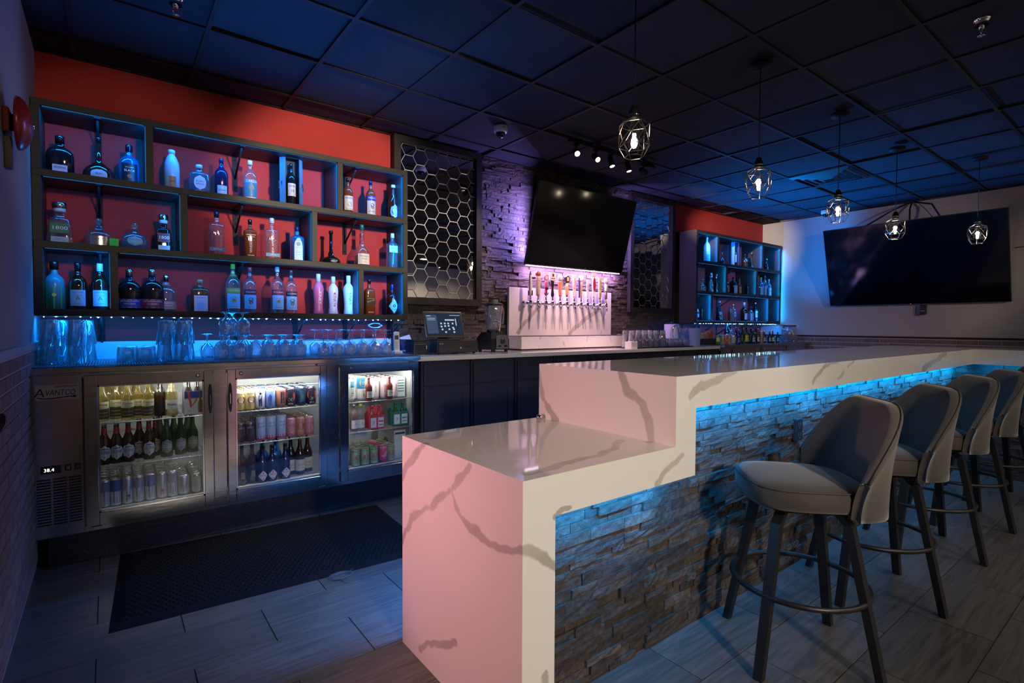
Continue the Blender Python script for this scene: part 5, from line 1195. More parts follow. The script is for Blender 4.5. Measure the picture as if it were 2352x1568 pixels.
CANS = {
 'slim_blue': (.026, .156, SIL, [('band', .52, .93, .5, (60, 85, 150)), ('band', .03, .50, 1, (205, 205, 208))], 'slim silver can with blue square'),
 'slim_white': (.026, .156, SIL, [('band', .03, .52, 1, (212, 208, 206)), ('disc', .30, .05, (60, 45, 50)), ('text', 'SELTZER', .2, .05, (70, 70, 75), .5)], 'slim white can with dark cherries'),
 'slim_pink': (.026, .156, SIL, [('band', .03, .52, 1, (222, 190, 185)), ('disc', .30, .05, (110, 40, 50)), ('text', 'SELTZER', .2, .05, (90, 60, 60), .5)], 'slim silver and blush can'),
 'slim_grey': (.026, .156, SIL, [('band', .03, .52, 1, (190, 190, 195)), ('band', .54, .9, .5, (125, 125, 150))], 'slim plain silver can'),
 'soda_red': (.0308, .122, SIL, [('poly', [(-.04, .35), (.05, .55), (.06, .62), (-.05, .42)], (190, 50, 50)), ('band', .1, .3, 1, (190, 192, 196))], 'short silver can with red mark'),
 'soda_plain': (.0308, .122, SIL, [('band', .12, .8, .6, (180, 184, 188))], 'short plain silver can'),
 'cream': (.0308, .122, can_mat((214, 196, 140)), [('disc', .52, .20, (120, 40, 50)), ('disc', .54, .12, (225, 200, 180)), ('text', 'ELYSIAN', .83, .13, (60, 35, 40), .8), ('band', .04, .22, .9, (200, 180, 60)), ('poly', [(-.2, .28), (.22, .26), (.1, .44), (-.12, .42)], (90, 70, 60))], 'cream beer can with dark face medallion'),
 'white_man': (.0308, .122, can_mat((206, 204, 222)), [('poly', [(-.07, .14), (-.02, .14), (0, .4), (.03, .14), (.08, .14), (.07, .62), (.1, .7), (-.08, .72), (-.1, .5)], (35, 45, 85)), ('disc', .8, .055, (35, 45, 85)), ('band', .9, .98, 1, (230, 230, 235))], 'white can with navy standing figure'),
 'sky': (.0308, .122, can_mat((130, 160, 225)), [('poly', [(-.1, .15), (.02, .15), (.08, .6), (-.02, .75), (-.12, .55)], (70, 90, 165))], 'light blue can with shadowy print'),
 'tan': (.0308, .122, can_mat((170, 112, 92)), [('band', .2, .82, .14, (60, 40, 40)), ('text', 'RED BRICK', .5, .13, (200, 150, 120), None, PI/2)], 'tan can with dark vertical panel'),
 'sunset': (.0308, .122, can_mat((40, 28, 40)), [('disc', .55, .27, (205, 82, 60)), ('poly', [(-.18, .12), (.18, .12), (.14, .5), (0, .62), (-.14, .5)], (22, 26, 38)), ('disc', .66, .085, (40, 30, 34)), ('poly', [(-.1, .46), (.1, .46), (.02, .3)], (60, 160, 70)), ('text', 'IPA', .13, .12, (220, 200, 190), .5)], 'black can with orange sun disc'),
 'teal': (.0308, .122, can_mat((28, 40, 58)), [('band', .2, .8, .16, (60, 95, 105)), ('text', 'HAZY', .5, .13, (120, 150, 150), None, PI/2), ('band', .82, .95, .7, (50, 70, 100))], 'dark teal can with vertical panel'),
 'coal': (.0308, .122, can_mat((45, 28, 28)), [('disc', .55, .2, (110, 95, 88)), ('disc', .55, .15, (50, 30, 30)), ('text', 'NOLA', .76, .13, (190, 175, 165), .6)], 'dark brown can with pale ring'),
 'light': (.0308, .157, can_mat((175, 190, 225)), [('text', 'BUD', .70, .11, (40, 60, 120), .55), ('text', 'LIGHT', .57, .11, (40, 60, 120), .75), ('band', .03, .20, 1, (190, 60, 80)), ('band', .9, .97, 1, (200, 205, 215))], 'tall pale blue lager can'),
 'rose': (.0308, .130, can_mat((196, 130, 140)), [('text', 'ROSE', .62, .13, (150, 70, 90), .6), ('disc', .35, .12, (210, 160, 120)), ('band', .04, .18, 1, (170, 90, 100))], 'rose pink can'),
 'rosegold': (.0308, .130, can_mat((190, 128, 110)), [('disc', .55, .18, (150, 80, 60)), ('text', 'CIDER', .25, .12, (235, 200, 170), .6)], 'copper pink can'),
 'truly': (.026, .156, can_mat((225, 226, 224)), [('text', 'TRULY', .45, .17, K_, None, PI/2), ('band', .6, .9, .2, (90, 150, 190))], 'slim white can with sideways black lettering'),
 'sun': (.033, .172, can_mat((228, 228, 224)), [('band', .48, .94, .55, (60, 130, 175)), ('disc', .72, .17, (228, 178, 90)), ('text', 'HIGH', .75, .06, (240, 220, 170), .4), ('text', 'NOON', .68, .06, (240, 220, 170), .4), ('text', 'PINEAPPLE', .38, .045, (90, 90, 90), .55), ('disc', .26, .035, (210, 190, 70)), ('disc', .21, .03, (100, 160, 80))], 'large white can with orange sun'),
 'white': (.026, .150, can_mat((214, 208, 206)), [('text', 'SELTZER', .5, .1, (120, 110, 115), None, PI/2)], 'slim white can'),
 'whitepink': (.026, .150, can_mat((200, 180, 186)), [('text', 'SELTZER', .5, .1, (130, 80, 100), None, PI/2)], 'slim pinkish white can'),
 'xx': (.0308, .122, can_mat((150, 160, 120)), [('text', 'XX', .5, .42, (190, 35, 50), .85), ('band', .05, .2, 1, (185, 190, 170)), ('band', .8, .92, 1, (90, 140, 70))], 'green-gold can with red double X'),
 'pinkfizz': (.0308, .122, can_mat((214, 78, 110)), [('text', 'Squirt', .5, .28, (250, 225, 230), .9, .9), ('band', .82, .93, 1, (235, 150, 165))], 'hot pink soda can with white script'),
 'green': (.0308, .122, can_mat((95, 120, 60)), [('band', .3, .7, .5, (200, 205, 180))], 'green soda can'),
}
can_row(0, 'low', [(700, 'slim_grey'), (795, 'slim_blue'), (905, 'slim_white'), (1005, 'slim_grey'), (1110, 'slim_blue'), (1215, 'slim_pink'), (1310, 'slim_grey'), (1412, 'soda_red'), (1530, 'soda_plain')], 3.66, 5, .066)
can_row(1, 'top', [(203, 'cream'), (291, 'cream'), (383, 'white_man'), (476, 'sky'), (569, 'tan'), (660, 'sunset'), (751, 'teal'), (843, 'sunset')], 3.648, 5)
can_row(1, 'mid', [(203, 'coal'), (290, 'coal'), (388, 'light'), (480, 'light'), (572, 'light'), (660, 'rose'), (742, 'rosegold'), (822, 'rose')], 3.655, 4)
can_row(2, 'top', [(1200, 'truly'), (1292, 'sun'), (1418, 'white'), (1490, 'whitepink'), (1592, 'whitepink')], 3.67, 5)
can_row(2, 'low', [(1240, 'xx'), (1325, 'xx'), (1405, 'xx'), (1487, 'pinkfizz'), (1556, 'xx')], 3.66, 4)
def cool_bottle(door, level, zx_, y, kind, H, W, body, cap, desc, name='beer_bottle', **kw):
    lv = {'top': 'top', 'mid': 'middle', 'low': 'bottom'}[level]
    t = thing(name, '%s, %s shelf, %s cooler door' % (CAN_SEEN(desc, door, lv), lv, DOOR[door]), 'bottle', (zx(door, zx_, y), y, floor_z(door, level)), 0, 'bottles in the cooler')
    return make_bottle(t, kind, H, W, body, cap, **kw)
cor = [(.30, .46, 1.25, (222, 214, 180), [('Corona', .395, .085, (30, 40, 80), .8), ('Extra', .33, .035, (60, 50, 40), .4)]), (.06, .28, 1.2, (70, 62, 50), [('-', .2, .01, (190, 180, 140), .8), ('-', .12, .01, (190, 180, 140), .8)])]
for x_, y in ((690, 3.67), (815, 3.73), (918, 3.655), (1012, 3.70), (1100, 3.655)): cool_bottle(0, 'top', x_, y, 'long', .235, .061, G_BEER, M_ALU, 'clear golden lager bottle with cream Corona label', labels=cor)
for x_, y in ((745, 3.84), (872, 3.84), (996, 3.84), (1120, 3.84)): cool_bottle(0, 'top', x_, y, 'long', .235, .061, G_BEER, M_ALU, 'clear golden lager bottle in the row behind')
for x_, y, b_, d_ in ((1212, 3.70, M_BROWNB, 'dark lager bottle with white foil neck'), (1312, 3.66, G_BEER, 'golden lager bottle with white foil neck and black script label')):
    cool_bottle(0, 'top', x_, y, 'long', .228, .063, b_, M_SILV, d_, labels=[(.62, .93, 2.4, (215, 212, 205)), (.18, .42, 1.2, (225, 222, 215) if b_ is G_BEER else (40, 20, 14), [('Modelo', .30, .10, K_, .75)] if b_ is G_BEER else [])])
ult = [(.10, .46, 1.05, (205, 205, 205), [('ULTRA', .29, .085, (30, 40, 90), .75), ('-', .38, .02, (40, 60, 130), .5), ('-', .18, .05, (190, 50, 50), .06)], 'oval'), (.72, .90, 2.5, (200, 200, 205)), (.74, .88, .7, (170, 40, 50))]
for x_, y in ((703, 3.66), (813, 3.66), (920, 3.66), (1018, 3.72), (1106, 3.66), (1165, 3.74)): cool_bottle(0, 'mid', x_, y, 'long', .228, .060, M_BROWNB, M_ALU, 'dark light-beer bottle with oval silver label', labels=ult)
for x_, y in ((1265, 3.665), (1390, 3.69), (1497, 3.71)): cool_bottle(0, 'mid', x_, y, 'long', .225, .062, M_GREENB, mat('green_crown', (.05, .16, .03), .3), 'green lager bottle with round badge', labels=[(.10, .46, 1.0, (150, 155, 150), [('@', .28, .13, (20, 40, 22)), ('-', .28, .07, (190, 190, 185), .8), ('HEINEKEN', .28, .045, K_, .7), ('@', .17, .02, (190, 60, 50))], 'oval')])
for x_, y in ((1205, 3.84), (1330, 3.84), (1452, 3.84)): cool_bottle(0, 'mid', x_, y, 'long', .225, .062, M_GREENB, mat('green_crown'), 'green lager bottle in the second row')
# beer carton
def carton(door, level, zx_, y, w, d_, h, rgb, label, deco, name='drink_carton', rz=0):
    t = thing(name, label, 'carton', (zx(door, zx_, y), y, floor_z(door, level)), rz); m = paint(rgb, .5)
    b = MB(); b.box(-w/2, w/2, -d_/2, -d_/2+.002, 0, h*.62); b.box(-w/2, w/2, d_/2-.002, d_/2, 0, h*.62); b.box(-w/2, w/2, -d_/2, d_/2, 0, .002)
    for s_ in (-1, 1):
        x = s_*(w/2-.001)
        b.add([(x, -d_/2, 0), (x, d_/2, 0), (x, d_/2, h*.62), (x, 0, h*.8), (x, -d_/2, h*.62)], [(0, 1, 2, 3, 4)])
    b.build('carton_box', m, t)
    b = MB(); b.box(-w/2, w/2, -.001, .001, .002, h*.95); b.build('carton_handle', m, t)
    deco(t, w, d_, h); return t
def beer_deco(t, w, d_, h):
    y = -d_/2-.0008; b = MB(); b.add([(-w/2, y, h*.44), (w/2, y, h*.44), (w/2, y, h*.62), (-w/2, y, h*.62)], [(0, 1, 2, 3)]); b.build('blue_print', paint((35, 60, 150)), t)
    y -= .0006; b = MB(); b.add([(-w*.36, y, h*.62), (-w*.24, y, h*.62), (-w*.10, y, h*.22), (-w*.20, y, h*.18)], [(0, 1, 2, 3)]); b.add([(-w*.10, y, h*.22), (-w*.16, y, h*.2), (w*.14, y, h*.44), (w*.18, y, h*.38)], [(0, 1, 3, 2)]); b.build('red_print', paint((205, 60, 70)), t)
    y -= .0006; b = MB(); b.add([(w*.2, y, .01), (w*.46, y, .01), (w*.46, y, h*.3), (w*.38, y, h*.42), (w*.37, y, h*.58), (w*.29, y, h*.58), (w*.28, y, h*.42), (w*.2, y, h*.3)], [tuple(range(8))]); b.build('printed_bottle', paint((120, 80, 60)), t)
    b = MB(); lettering(b, '2.6', .016, -w*.25, h*.1, lambda x, z: (x, y, z)); b.build('lettering', M_INK, t)
carton(0, 'top', 1505, 3.685, .098, .12, .225, (222, 222, 226), 'white blue and red six-pack beer carton on the top shelf behind the left cooler door', beer_deco)
for k, (dx, dy) in enumerate(((-.025, -.03), (.022, -.03), (-.025, .03))):
    t = thing('beer_bottle', ['brown beer bottle in the left front cell of the beer carton', 'brown beer bottle in the right front cell of the beer carton', 'brown beer bottle in the rear cell of the beer carton'][k], 'bottle', (zx(0, 1505, 3.685)+dx, 3.685+dy, floor_z(0, 'top')+.003), 0, 'bottles in the cooler'); make_bottle(t, 'long', .222, .046, M_BROWNB, M_ALU, labels=[(.72, .92, 2.4, (215, 215, 220))])
# lower level of the middle door
for x_, y, d_ in ((214, 3.66, 'tall clear bottle with dark cap'), (308, 3.68, 'tall clear bottle with dark cap')): cool_bottle(1, 'low', x_, y, 'wine', .255, .064, glass('smoky_bottle', (.35, .26, .22), .06, .5, .15, (.2, .13, .1)), M_DKBOT, d_, name='wine_bottle', labels=[(.15, .32, .35, (130, 110, 100))])
M_CURA = mat('blue_curacao', (.02, .22, .62), .15, 0, .6)
for x_, y, nm in ((400, 3.765, 'bright blue liqueur jug bottle'), (520, 3.755, 'bright blue liqueur jug bottle')):
    t = cool_bottle(1, 'low', x_, y, 'wide', .25, .074, M_CURA, M_NAVY, nm, name='jug_bottle', n=4, sy=.85, labels=[(.02, .09, 1.0, (150, 40, 70)), (.25, .55, .5, (30, 60, 130))])
    MB().tube([(0, -.028, .17), (0, -.046, .185), (0, -.044, .215), (0, -.012, .227)], .006, 8).build('handle', M_CURA, t)
for x_, y in ((398, 3.645), (487, 3.645), (606, 3.645)):
    t = cool_bottle(1, 'low', x_, y, 'long', .232, .061, M_NAVY, M_DKBOT, 'navy beer bottle with white pentagon label', labels=[(.05, .33, 1.0, (212, 205, 205), [('IRISH', .20, .075, (200, 90, 60), .65), ('@', .27, .02, (200, 90, 60)), ('@', .10, .02, (200, 90, 60))], 'diamond')])
for x_, y in ((655, 3.73), (738, 3.70), (806, 3.74)): cool_bottle(1, 'low', x_, y, 'long', .25, .064, M_BROWNB if x_ > 700 else M_DKBOT, M_GOLD, 'dark beer bottle with cream label', labels=[(.10, .40, 1.3, (205, 192, 160), [('STOUT', .26, .07, (90, 60, 40), .6), ('-', .18, .008, (90, 60, 40), .6)])])
# right door
for x_, y, rz in ((1362, 3.613, .25), (1546, 3.613, 0)):
    cool_bottle(2, 'top', x_, y, 'wine', .165, .050, mat('rose_mini_bottle', (.22, .035, .03), .1, 0, .6), paint((220, 110, 130)), 'mini rose wine bottle with pink cap', name='wine_bottle', labels=[(.12, .40, .95, (225, 222, 215), [('-', .28, .02, (60, 60, 60), .5), ('ROSE', .2, .05, (60, 60, 60), .5)])])
t = thing('drink_carton', 'pale printed carton at the right end of the top shelf behind the right cooler door', 'carton', (1.757, 3.80, floor_z(2, 'top')))
MB().box(-.032, .032, -.13, .13, 0, .15).build('carton_box', paint((190, 205, 205), .6), t)
b = MB()
for k in range(5): b.box(-.0335, -.0322, -.10, .05, .04+.02*k, .046+.02*k); b.box(-.025, .025, -.1312, -.1301, .04+.02*k, .046+.02*k)
b.build('print_lines', paint((90, 110, 115)), t)
for x_, capm, d_ in ((1228, M_SILV, 'clear blush mixer bottle with white cap'), (1287, paint((225, 200, 70)), 'clear mixer bottle with yellow cap')):
    cool_bottle(2, 'mid', x_, 3.65, 'std', .185, .056, glass('blush_bottle', (.85, .62, .52), .07, .5, .25, (.75, .5, .42)) if capm is M_SILV else G_CLEAR, capm, d_, labels=[(.10, .42, 1.0, (220, 216, 210), [('2', .26, .13, (200, 110, 120) if capm is M_SILV else (150, 150, 80))])])
for x_ in (1200, 1258, 1316): cool_bottle(2, 'mid', x_, 3.74, 'std', .185, .056, G_CLEAR, paint((120, 120, 80)), 'clear mixer bottle in the second row')
def pack_deco(ink):
    def f(t, w, d_, h):
        y = -d_/2-.0008; b = MB()
        for x0, x1 in ((-w*.44, -w*.06), (w*.06, w*.44)): b.add([(x0, y, .012), (x1, y, .012), (x1, y, h*.5), (x0, y, h*.5)], [(0, 1, 2, 3)])
        b.build('white_print', paint((222, 216, 218)), t)
        b = MB(); lettering(b, '7', h*.22, -w*.25, h*.26, lambda x, z: (x, y-.0008, z)); b.box(w*.1, w*.4, y-.0008, y-.0006, h*.3, h*.36); b.box(w*.1, w*.4, y-.0008, y-.0006, h*.16, h*.2); b.build('lettering', paint(ink), t)
    return f
carton(2, 'mid', 1412, 3.66, .112, .10, .165, (205, 60, 80), 'red and white four-pack wine carton on the middle shelf behind the right cooler door', pack_deco((190, 60, 80)))
for k, (dx, nm) in enumerate(((-.028, 'left'), (.028, 'right'))):
    t = thing('wine_bottle', 'mini red wine bottle in the %s cell of the red carton' % nm, 'bottle', (zx(2, 1412, 3.66)+dx, 3.633, floor_z(2, 'mid')+.003), 0, 'bottles in the cooler'); make_bottle(t, 'wine', .168, .044, mat('rose_mini_bottle'), paint((215, 60, 60)), labels=[(.2, .5, .9, (225, 200, 205))])
carton(2, 'mid', 1622, 3.69, .122, .10, .17, (30, 120, 110), 'teal four-pack drink carton on the middle shelf behind the right cooler door', pack_deco((40, 130, 120)))
for k, (dx, nm) in enumerate(((-.03, 'left'), (.03, 'right'))):
    t = thing('wine_bottle', 'mini green bottle in the %s cell of the teal carton' % nm, 'bottle', (zx(2, 1622, 3.69)+dx, 3.663, floor_z(2, 'mid')+.003), 0, 'bottles in the cooler'); make_bottle(t, 'wine', .168, .044, M_GREENB, paint((40, 110, 90)))
t = thing('drink_carton', 'white and green cardboard case on the floor of the right cooler bay', 'carton', (1.747, 3.82, .2555)); MB().box(-.046, .046, -.15, .15, 0, .215).build('case_box', paint((205, 200, 185), .6), t)
b = MB(); b.lathe([(.045, 0), (.045, .001)], 20, mtx=T(-.0468, 0, .1) @ RY(-PI/2)); b.build('green_mark', paint((90, 130, 80)), t); b = MB(); b.box(.015, .04, -.1508, -.1501, .02, .05); b.box(-.04, .04, -.1508, -.1501, .185, .2); b.build('print_block', paint((60, 60, 60)), t)
# ================================================================ GLASSWARE ON THE COOLER TOP
ZT = 1.0435
ml = thing('bar_liner', 'dark ribbed plastic mesh liner under the glasses on the cooler top', 'liner', (.75, 3.86, ZT))
M_LINERM = mat('dark_mesh_liner', (.16, .19, .22), .45)
b = MB(); nx = 170
for k in range(nx):
    x = -1.06+2.12*k/(nx-1); b.box(x-.0035, x+.0035, -.30+random.uniform(-.004, .004), .33, 0, .0035)
for y in (-.28, -.12, .04, .2, .32): b.box(-1.065, 1.065, y-.003, y+.003, .0006, .0028)
o = b.build('mesh_ribs', M_LINERM, ml); o['kind'] = 'stuff'
ZG = ZT+.0038
def shell(prof, th=.0022):
    """closed thin-walled glass from an outer profile (bottom to top)"""
    inner = [(max(r-th, .0001), z+(th if i == 0 else 0)) for i, (r, z) in enumerate(prof)][::-1]
    return prof+inner
GL = {
 'pint': [(.0001, 0), (.029, 0), (.030, .004), (.0425, .145)],
 'rocks': [(.0001, 0), (.033, 0), (.038, .006), (.041, .03), (.043, .088)],
 'snifter': [(.0001, 0), (.034, 0), (.034, .003), (.008, .007), (.0055, .015), (.0055, .055), (.018, .066), (.036, .085), (.043, .11), (.041, .135), (.035, .158)],
 'goblet': [(.0001, 0), (.038, 0), (.038, .003), (.009, .008), (.007, .02), (.007, .03), (.03, .046), (.044, .075), (.046, .10), (.042, .13), (.040, .15)],
 'wine': [(.0001, 0), (.036, 0), (.036, .002), (.006, .006), (.0035, .015), (.0035, .085), (.015, .093), (.035, .112), (.041, .135), (.038, .165), (.033, .185)],
}
GME = {}
for k, pr in GL.items():
    hmax = pr[-1][1]; GME[k] = MB().lathe(shell(pr), 20, cap=False).mesh('drinking_glass'); GME[k].materials.append(M_CLEAR)
    inv = [(r, hmax-z) for r, z in pr]; GME[k+'_inv'] = MB().lathe(shell(inv), 20, cap=False).mesh('drinking_glass'); GME[k+'_inv'].materials.append(M_CLEAR)
GNAME = {'pint': ('pint_glass', 'pint glass'), 'rocks': ('rocks_glass', 'rocks glass'), 'snifter': ('snifter_glass', 'snifter'), 'goblet': ('goblet_glass', 'goblet'), 'wine': ('wine_glass', 'wine glass')}
def put_glass(kind, x, y, z, label, group, inverted=True):
    nm, cat = GNAME[kind]; o = link(nm, GME[kind+('_inv' if inverted else '')], None, None, (x, y, z), random.uniform(0, 1))
    return tag(o, label, cat, group)
stk = .098
def pint_stack(x, y, n, where, group):
    for k in range(n): put_glass('pint', x, y, ZG+k*stk, '%s pint glass of the upturned stack %s' % (['lower', 'upper'][k], where), group)
for i, (x, y, n) in enumerate(((-.262, 3.80, 2), (-.148, 3.80, 2), (-.245, 3.92, 2), (-.13, 3.925, 2), (-.22, 4.06, 2), (-.10, 4.07, 2))):
    pint_stack(x, y, n, ['in the near left corner by the left wall', 'second along the near edge at the left wall', 'in the second row at the left wall', 'in the second row beside the shelf bracket', 'at the back by the left wall', 'at the back in front of the shelf bracket'][i], 'upturned pint stacks at the left wall')
for i, (x, y) in enumerate(((.075, 3.79), (.165, 3.80), (.10, 3.895), (.19, 3.90))):
    put_glass('rocks', x, y, ZG, 'short upturned rocks glass, %s of the four before the pint stacks' % ['near left', 'near right', 'far left', 'far right'][i], 'upturned rocks glasses')
for i, (x, y, n) in enumerate(((.262, 3.76, 2), (.352, 3.77, 2), (.30, 3.90, 2), (.395, 3.91, 2))):
    pint_stack(x, y, n, ['in the middle group, near left', 'in the middle group, near right', 'in the middle group, far left', 'in the middle group, far right'][i], 'upturned pint stacks in the middle')
put_glass('snifter', .515, 3.98, ZG, 'single upturned stemmed glass beside the tall pint stacks', 'upturned stemmed glasses')
n = 0
for (x, y) in ((.565, 3.75), (.665, 3.75), (.765, 3.755), (.60, 3.86), (.705, 3.86), (.64, 3.97), (.745, 3.97)):
    put_glass('goblet', x, y, ZG, 'upturned goblet, lower tier of the two-tier group, %s' % ['front left', 'front middle', 'front right', 'middle left', 'middle right', 'back left', 'back right'][n], 'upturned goblets, two-tier group'); n += 1
for n, (x, y) in enumerate(((.60, 3.80), (.70, 3.82), (.655, 3.92))): put_glass('goblet', x, y, ZG+.151, 'upturned goblet standing on other goblets\' feet, %s of the three' % ['left', 'right', 'rear'][n], 'upturned goblets, upper tier')
for i, (x, y) in enumerate([(.86+.097*k, 3.80) for k in range(3)]+[(.875+.098*k, 3.905) for k in range(3)]+[(.89+.1*k, 4.01) for k in range(3)]):
    put_glass('goblet', x, y, ZG, 'upturned goblet beside the wine glasses, %s row, %s from the left' % (['front', 'middle', 'back'][i//3], ORD[i % 3]), 'upturned goblets, single-tier group')
for j in range(3):
    for k in range(6):
        put_glass('wine', 1.20+.094*k+.03*(j % 2), 3.74+.10*j, ZG, 'upturned thin-stemmed wine glass, %s row, %s along towards the till' % (['front', 'middle', 'back'][j], ORD[k]), 'upturned wine glasses')
b = MB()
# ================================================================ TILL END OF THE COUNTER
ZK = 1.0305
ph = thing('cordless_phone', 'white cordless phone standing in its charging cradle', 'phone', (1.80, 3.83, ZT), math.radians(-12))
MB().box(-.03, .035, -.045, .05, 0, .022, bev=.006).build('cradle', M_WHITEPL, ph)
hs = MB().box(-.022, .022, -.012, .012, 0, .158, T(0, .01, .016) @ RX(-.12), .006).build('handset', M_WHITEPL, ph)
MB().box(-.015, .015, -.0135, -.0118, .095, .128, T(0, .01, .016) @ RX(-.12)).build('display', paint((60, 70, 70), .2), hs)
b = MB()
for i in range(3):
    for j in range(5): b.box(-.014+.0105*i, -.007+.0105*i, -.0135, -.0118, .018+.013*j, .026+.013*j, T(0, .01, .016) @ RX(-.12))
b.build('keys', paint((170, 172, 175)), hs)
pr = thing('receipt_printer', 'black receipt printer left of the till', 'printer', (2.0, 3.90, ZK))
MB().box(-.062, .062, -.09, .09, 0, .105, bev=.006).build('body', M_BLACKPL, pr); MB().box(-.05, .05, -.0915, -.089, .084, .088).build('paper_slot', paint((120, 120, 120)), pr); MB().box(-.06, .06, -.085, .06, .1055, .122, bev=.004).build('lid', M_BLACKPL, pr)
b = MB()
for z in (.05, .06, .07): b.lathe([(.002, 0), (.002, .001)], 8, mtx=T(.05, -.0905, z) @ RX(PI/2))
b.build('status_light', glow('green_status', (.3, 1, .3), 2), pr)
o = MB().box(-.05, .05, -.04, .04, 0, .11, None, .004).build('wire_pen_cup', glass('blue_mesh', (.25, .35, .5), .05, .3, .3, (.05, .1, .2)), None, (1.895, 3.93, ZT)); tag(o, 'dark mesh desk cup between the phone and the receipt printer', 'desk cup')
o = MB().box(-.055, .055, -.001, .001, 0, .135, RY(-.28) @ RX(-.35)).build('paper_sheet', paint((205, 200, 198), .7), None, (2.06, 4.13, ZK+.02)); tag(o, 'printed paper sheet leaning behind the till screen', 'paper')
cd = thing('cash_drawer', 'black steel cash drawer under the till screen', 'cash drawer', (2.312, 3.93, ZK))
MB().box(-.198, .198, -.185, .185, .012, .108, bev=.003).build('case', M_BLACKPL, cd); dr = MB().box(-.185, .185, -.192, -.1855, .02, .098, bev=.002).build('drawer_front', mat('dark_bronze_metal', (.035, .028, .028), .4), cd)
MB().lathe([(.008, 0), (.008, .004), (.004, .006)], 14, mtx=T(.02, -.192, .052) @ RX(PI/2)).build('lock', M_CHROME, dr); b = MB(); b.box(-.15, -.02, -.1935, -.192, .06, .064); b.box(.05, .16, -.1935, -.192, .06, .064); b.build('media_slot', M_GASKET, dr)
b = MB(); lettering(b, 'Clover', .014, -.165, .088, lambda x, z: (x, -.1932, z)); b.build('lettering', paint((190, 190, 195)), dr)
b = MB()
for x in (-.17, .17):
    for y in (-.16, .16): b.lathe([(.012, 0), (.012, .012)], 10, mtx=T(x, y, 0))
b.build('feet', M_GASKET, cd)
po_ = thing('till_screen', 'touch-screen till showing a table plan on top of the cash drawer', 'till', (2.285, 3.93, ZK+.1085), math.radians(-3))
R = T(0, -.03, .03) @ RX(-.33)
MB().box(-.10, .12, -.07, .08, 0, .012, bev=.004).build('base', M_BLACKPL, po_); MB().box(-.04, .04, 0, .05, .012, .12, RX(-.2), .004).build('stand', M_BLACKPL, po_)
ts = MB().box(-.183, .183, -.006, .006, 0, .228, R, .004).build('tablet', mat('silver_bezel', (.55, .55, .56), .3, .8), po_)
MB().box(-.179, .179, -.0075, -.0055, .004, .224, R).build('screen_border', M_BLACKPL, ts)
M_SCR = glow('till_screen_glow', (.018, .028, .055), 1.0)
MB().box(-.165, .165, -.0083, -.0074, .022, .210, R).build('screen', M_SCR, ts)
b = MB(); b.box(-.165, -.065, -.0088, -.0082, .03, .195, R); b.build('order_panel', glow('till_panel_glow', (.05, .075, .14), 1.0), ts)
b = MB()
for i, (x, z) in enumerate(((-.03, .12), (.005, .12), (.038, .12), (.08, .12), (-.03, .092), (.005, .096), (.038, .098), (.08, .082), (-.025, .066), (.042, .068), (.085, .068), (.005, .042), (.085, .042))): b.box(x-.008, x+.008, -.009, -.0082, z-.007, z+.007, R)
b.box(.01, .10, -.009, -.0082, .145, .158, R); b.box(.11, .118, -.009, -.0082, .10, .165, R); b.box(-.16, -.12, -.0093, -.0088, .185, .190, R); b.box(-.155, -.08, -.0093, -.0088, .163, .167, R); b.box(-.155, -.08, -.0093, -.0088, .15, .153, R); b.box(.06, .16, -.009, -.0082, .192, .196, R)
b.build('screen_icons', glow('till_icon_glow', (.55, .62, .75), .9), ts)
MB().box(.184, .197, -.004, .010, .06, .13, R, .002).build('card_reader', M_BLACKPL, po_)
# ---- blender
bd_ = thing('blender', 'black bar blender with clear jug beside the tap panel', 'blender', (2.80, 3.93, ZK), math.radians(4))
b = MB(); b.add([(-.10, -.11, .022), (.10, -.11, .022), (.10, .11, .022), (-.10, .11, .022), (-.105, -.10, .12), (.105, -.10, .12), (.105, .11, .12), (-.105, .11, .12), (-.075, -.07, .178), (.075, -.07, .178), (.075, .08, .178), (-.075, .08, .178)],
      [(3, 2, 1, 0), (0, 1, 5, 4), (1, 2, 6, 5), (2, 3, 7, 6), (3, 0, 4, 7), (4, 5, 9, 8), (5, 6, 10, 9), (6, 7, 11, 10), (7, 4, 8, 11), (8, 9, 10, 11)]); mbase = b.build('motor_base', M_BLACKPL, bd_)
b = MB()
for x in (-.08, .08):
    for y in (-.09, .09): b.lathe([(.016, 0), (.016, .022)], 10, mtx=T(x, y, 0))
b.build('feet', M_GASKET, bd_)
b = MB(); b.prism([(-.055, .03), (.085, .03), (.085, .145), (.05, .155), (-.02, .155), (-.055, .145)], .004, T(0, -.1105, 0) @ RX(PI/2)); pl = b.build('control_plate', mat('grey_plate', (.30, .30, .30), .3, .7), mbase)
MB().lathe([(.024, 0), (.022, .014), (.0001, .014)], 18, mtx=T(.015, -.1145, .098) @ RX(PI/2)).build('dial', M_BLACKPL, pl)
b = MB(); b.box(-.035, -.005, -.122, -.114, .045, .062, bev=.002); b.box(.035, .068, -.122, -.114, .045, .062, bev=.002); b.build('toggle', M_BLACKPL, pl)
jg = MB().lathe(shell([(.0001, .180), (.055, .180), (.058, .19), (.060, .22), (.078, .42)], .003), 18, 1, 3, cap=False).build('jug', M_CLEAR, bd_)
MB().tube([(.075, 0, .405), (.115, 0, .40), (.125, 0, .36), (.118, 0, .27), (.108, 0, .255)], .008, 8).build('jug_handle', M_CLEAR, jg)
MB().lathe([(.058, .178), (.06, .200), (.045, .206)], 18).build('jug_collar', M_BLACKPL, jg); MB().tube([(-.03, 0, .205), (0, 0, .225), (.03, 0, .205)], .004, 6).build('blade', M_CHROME, jg)
b = MB(); b.lathe([(.082, .42), (.084, .436), (.07, .446), (.045, .45), (.043, .478), (.0001, .480)], 20); b.box(-.12, -.07, -.02, .02, .426, .436); b.build('lid', M_GASKET, bd_)

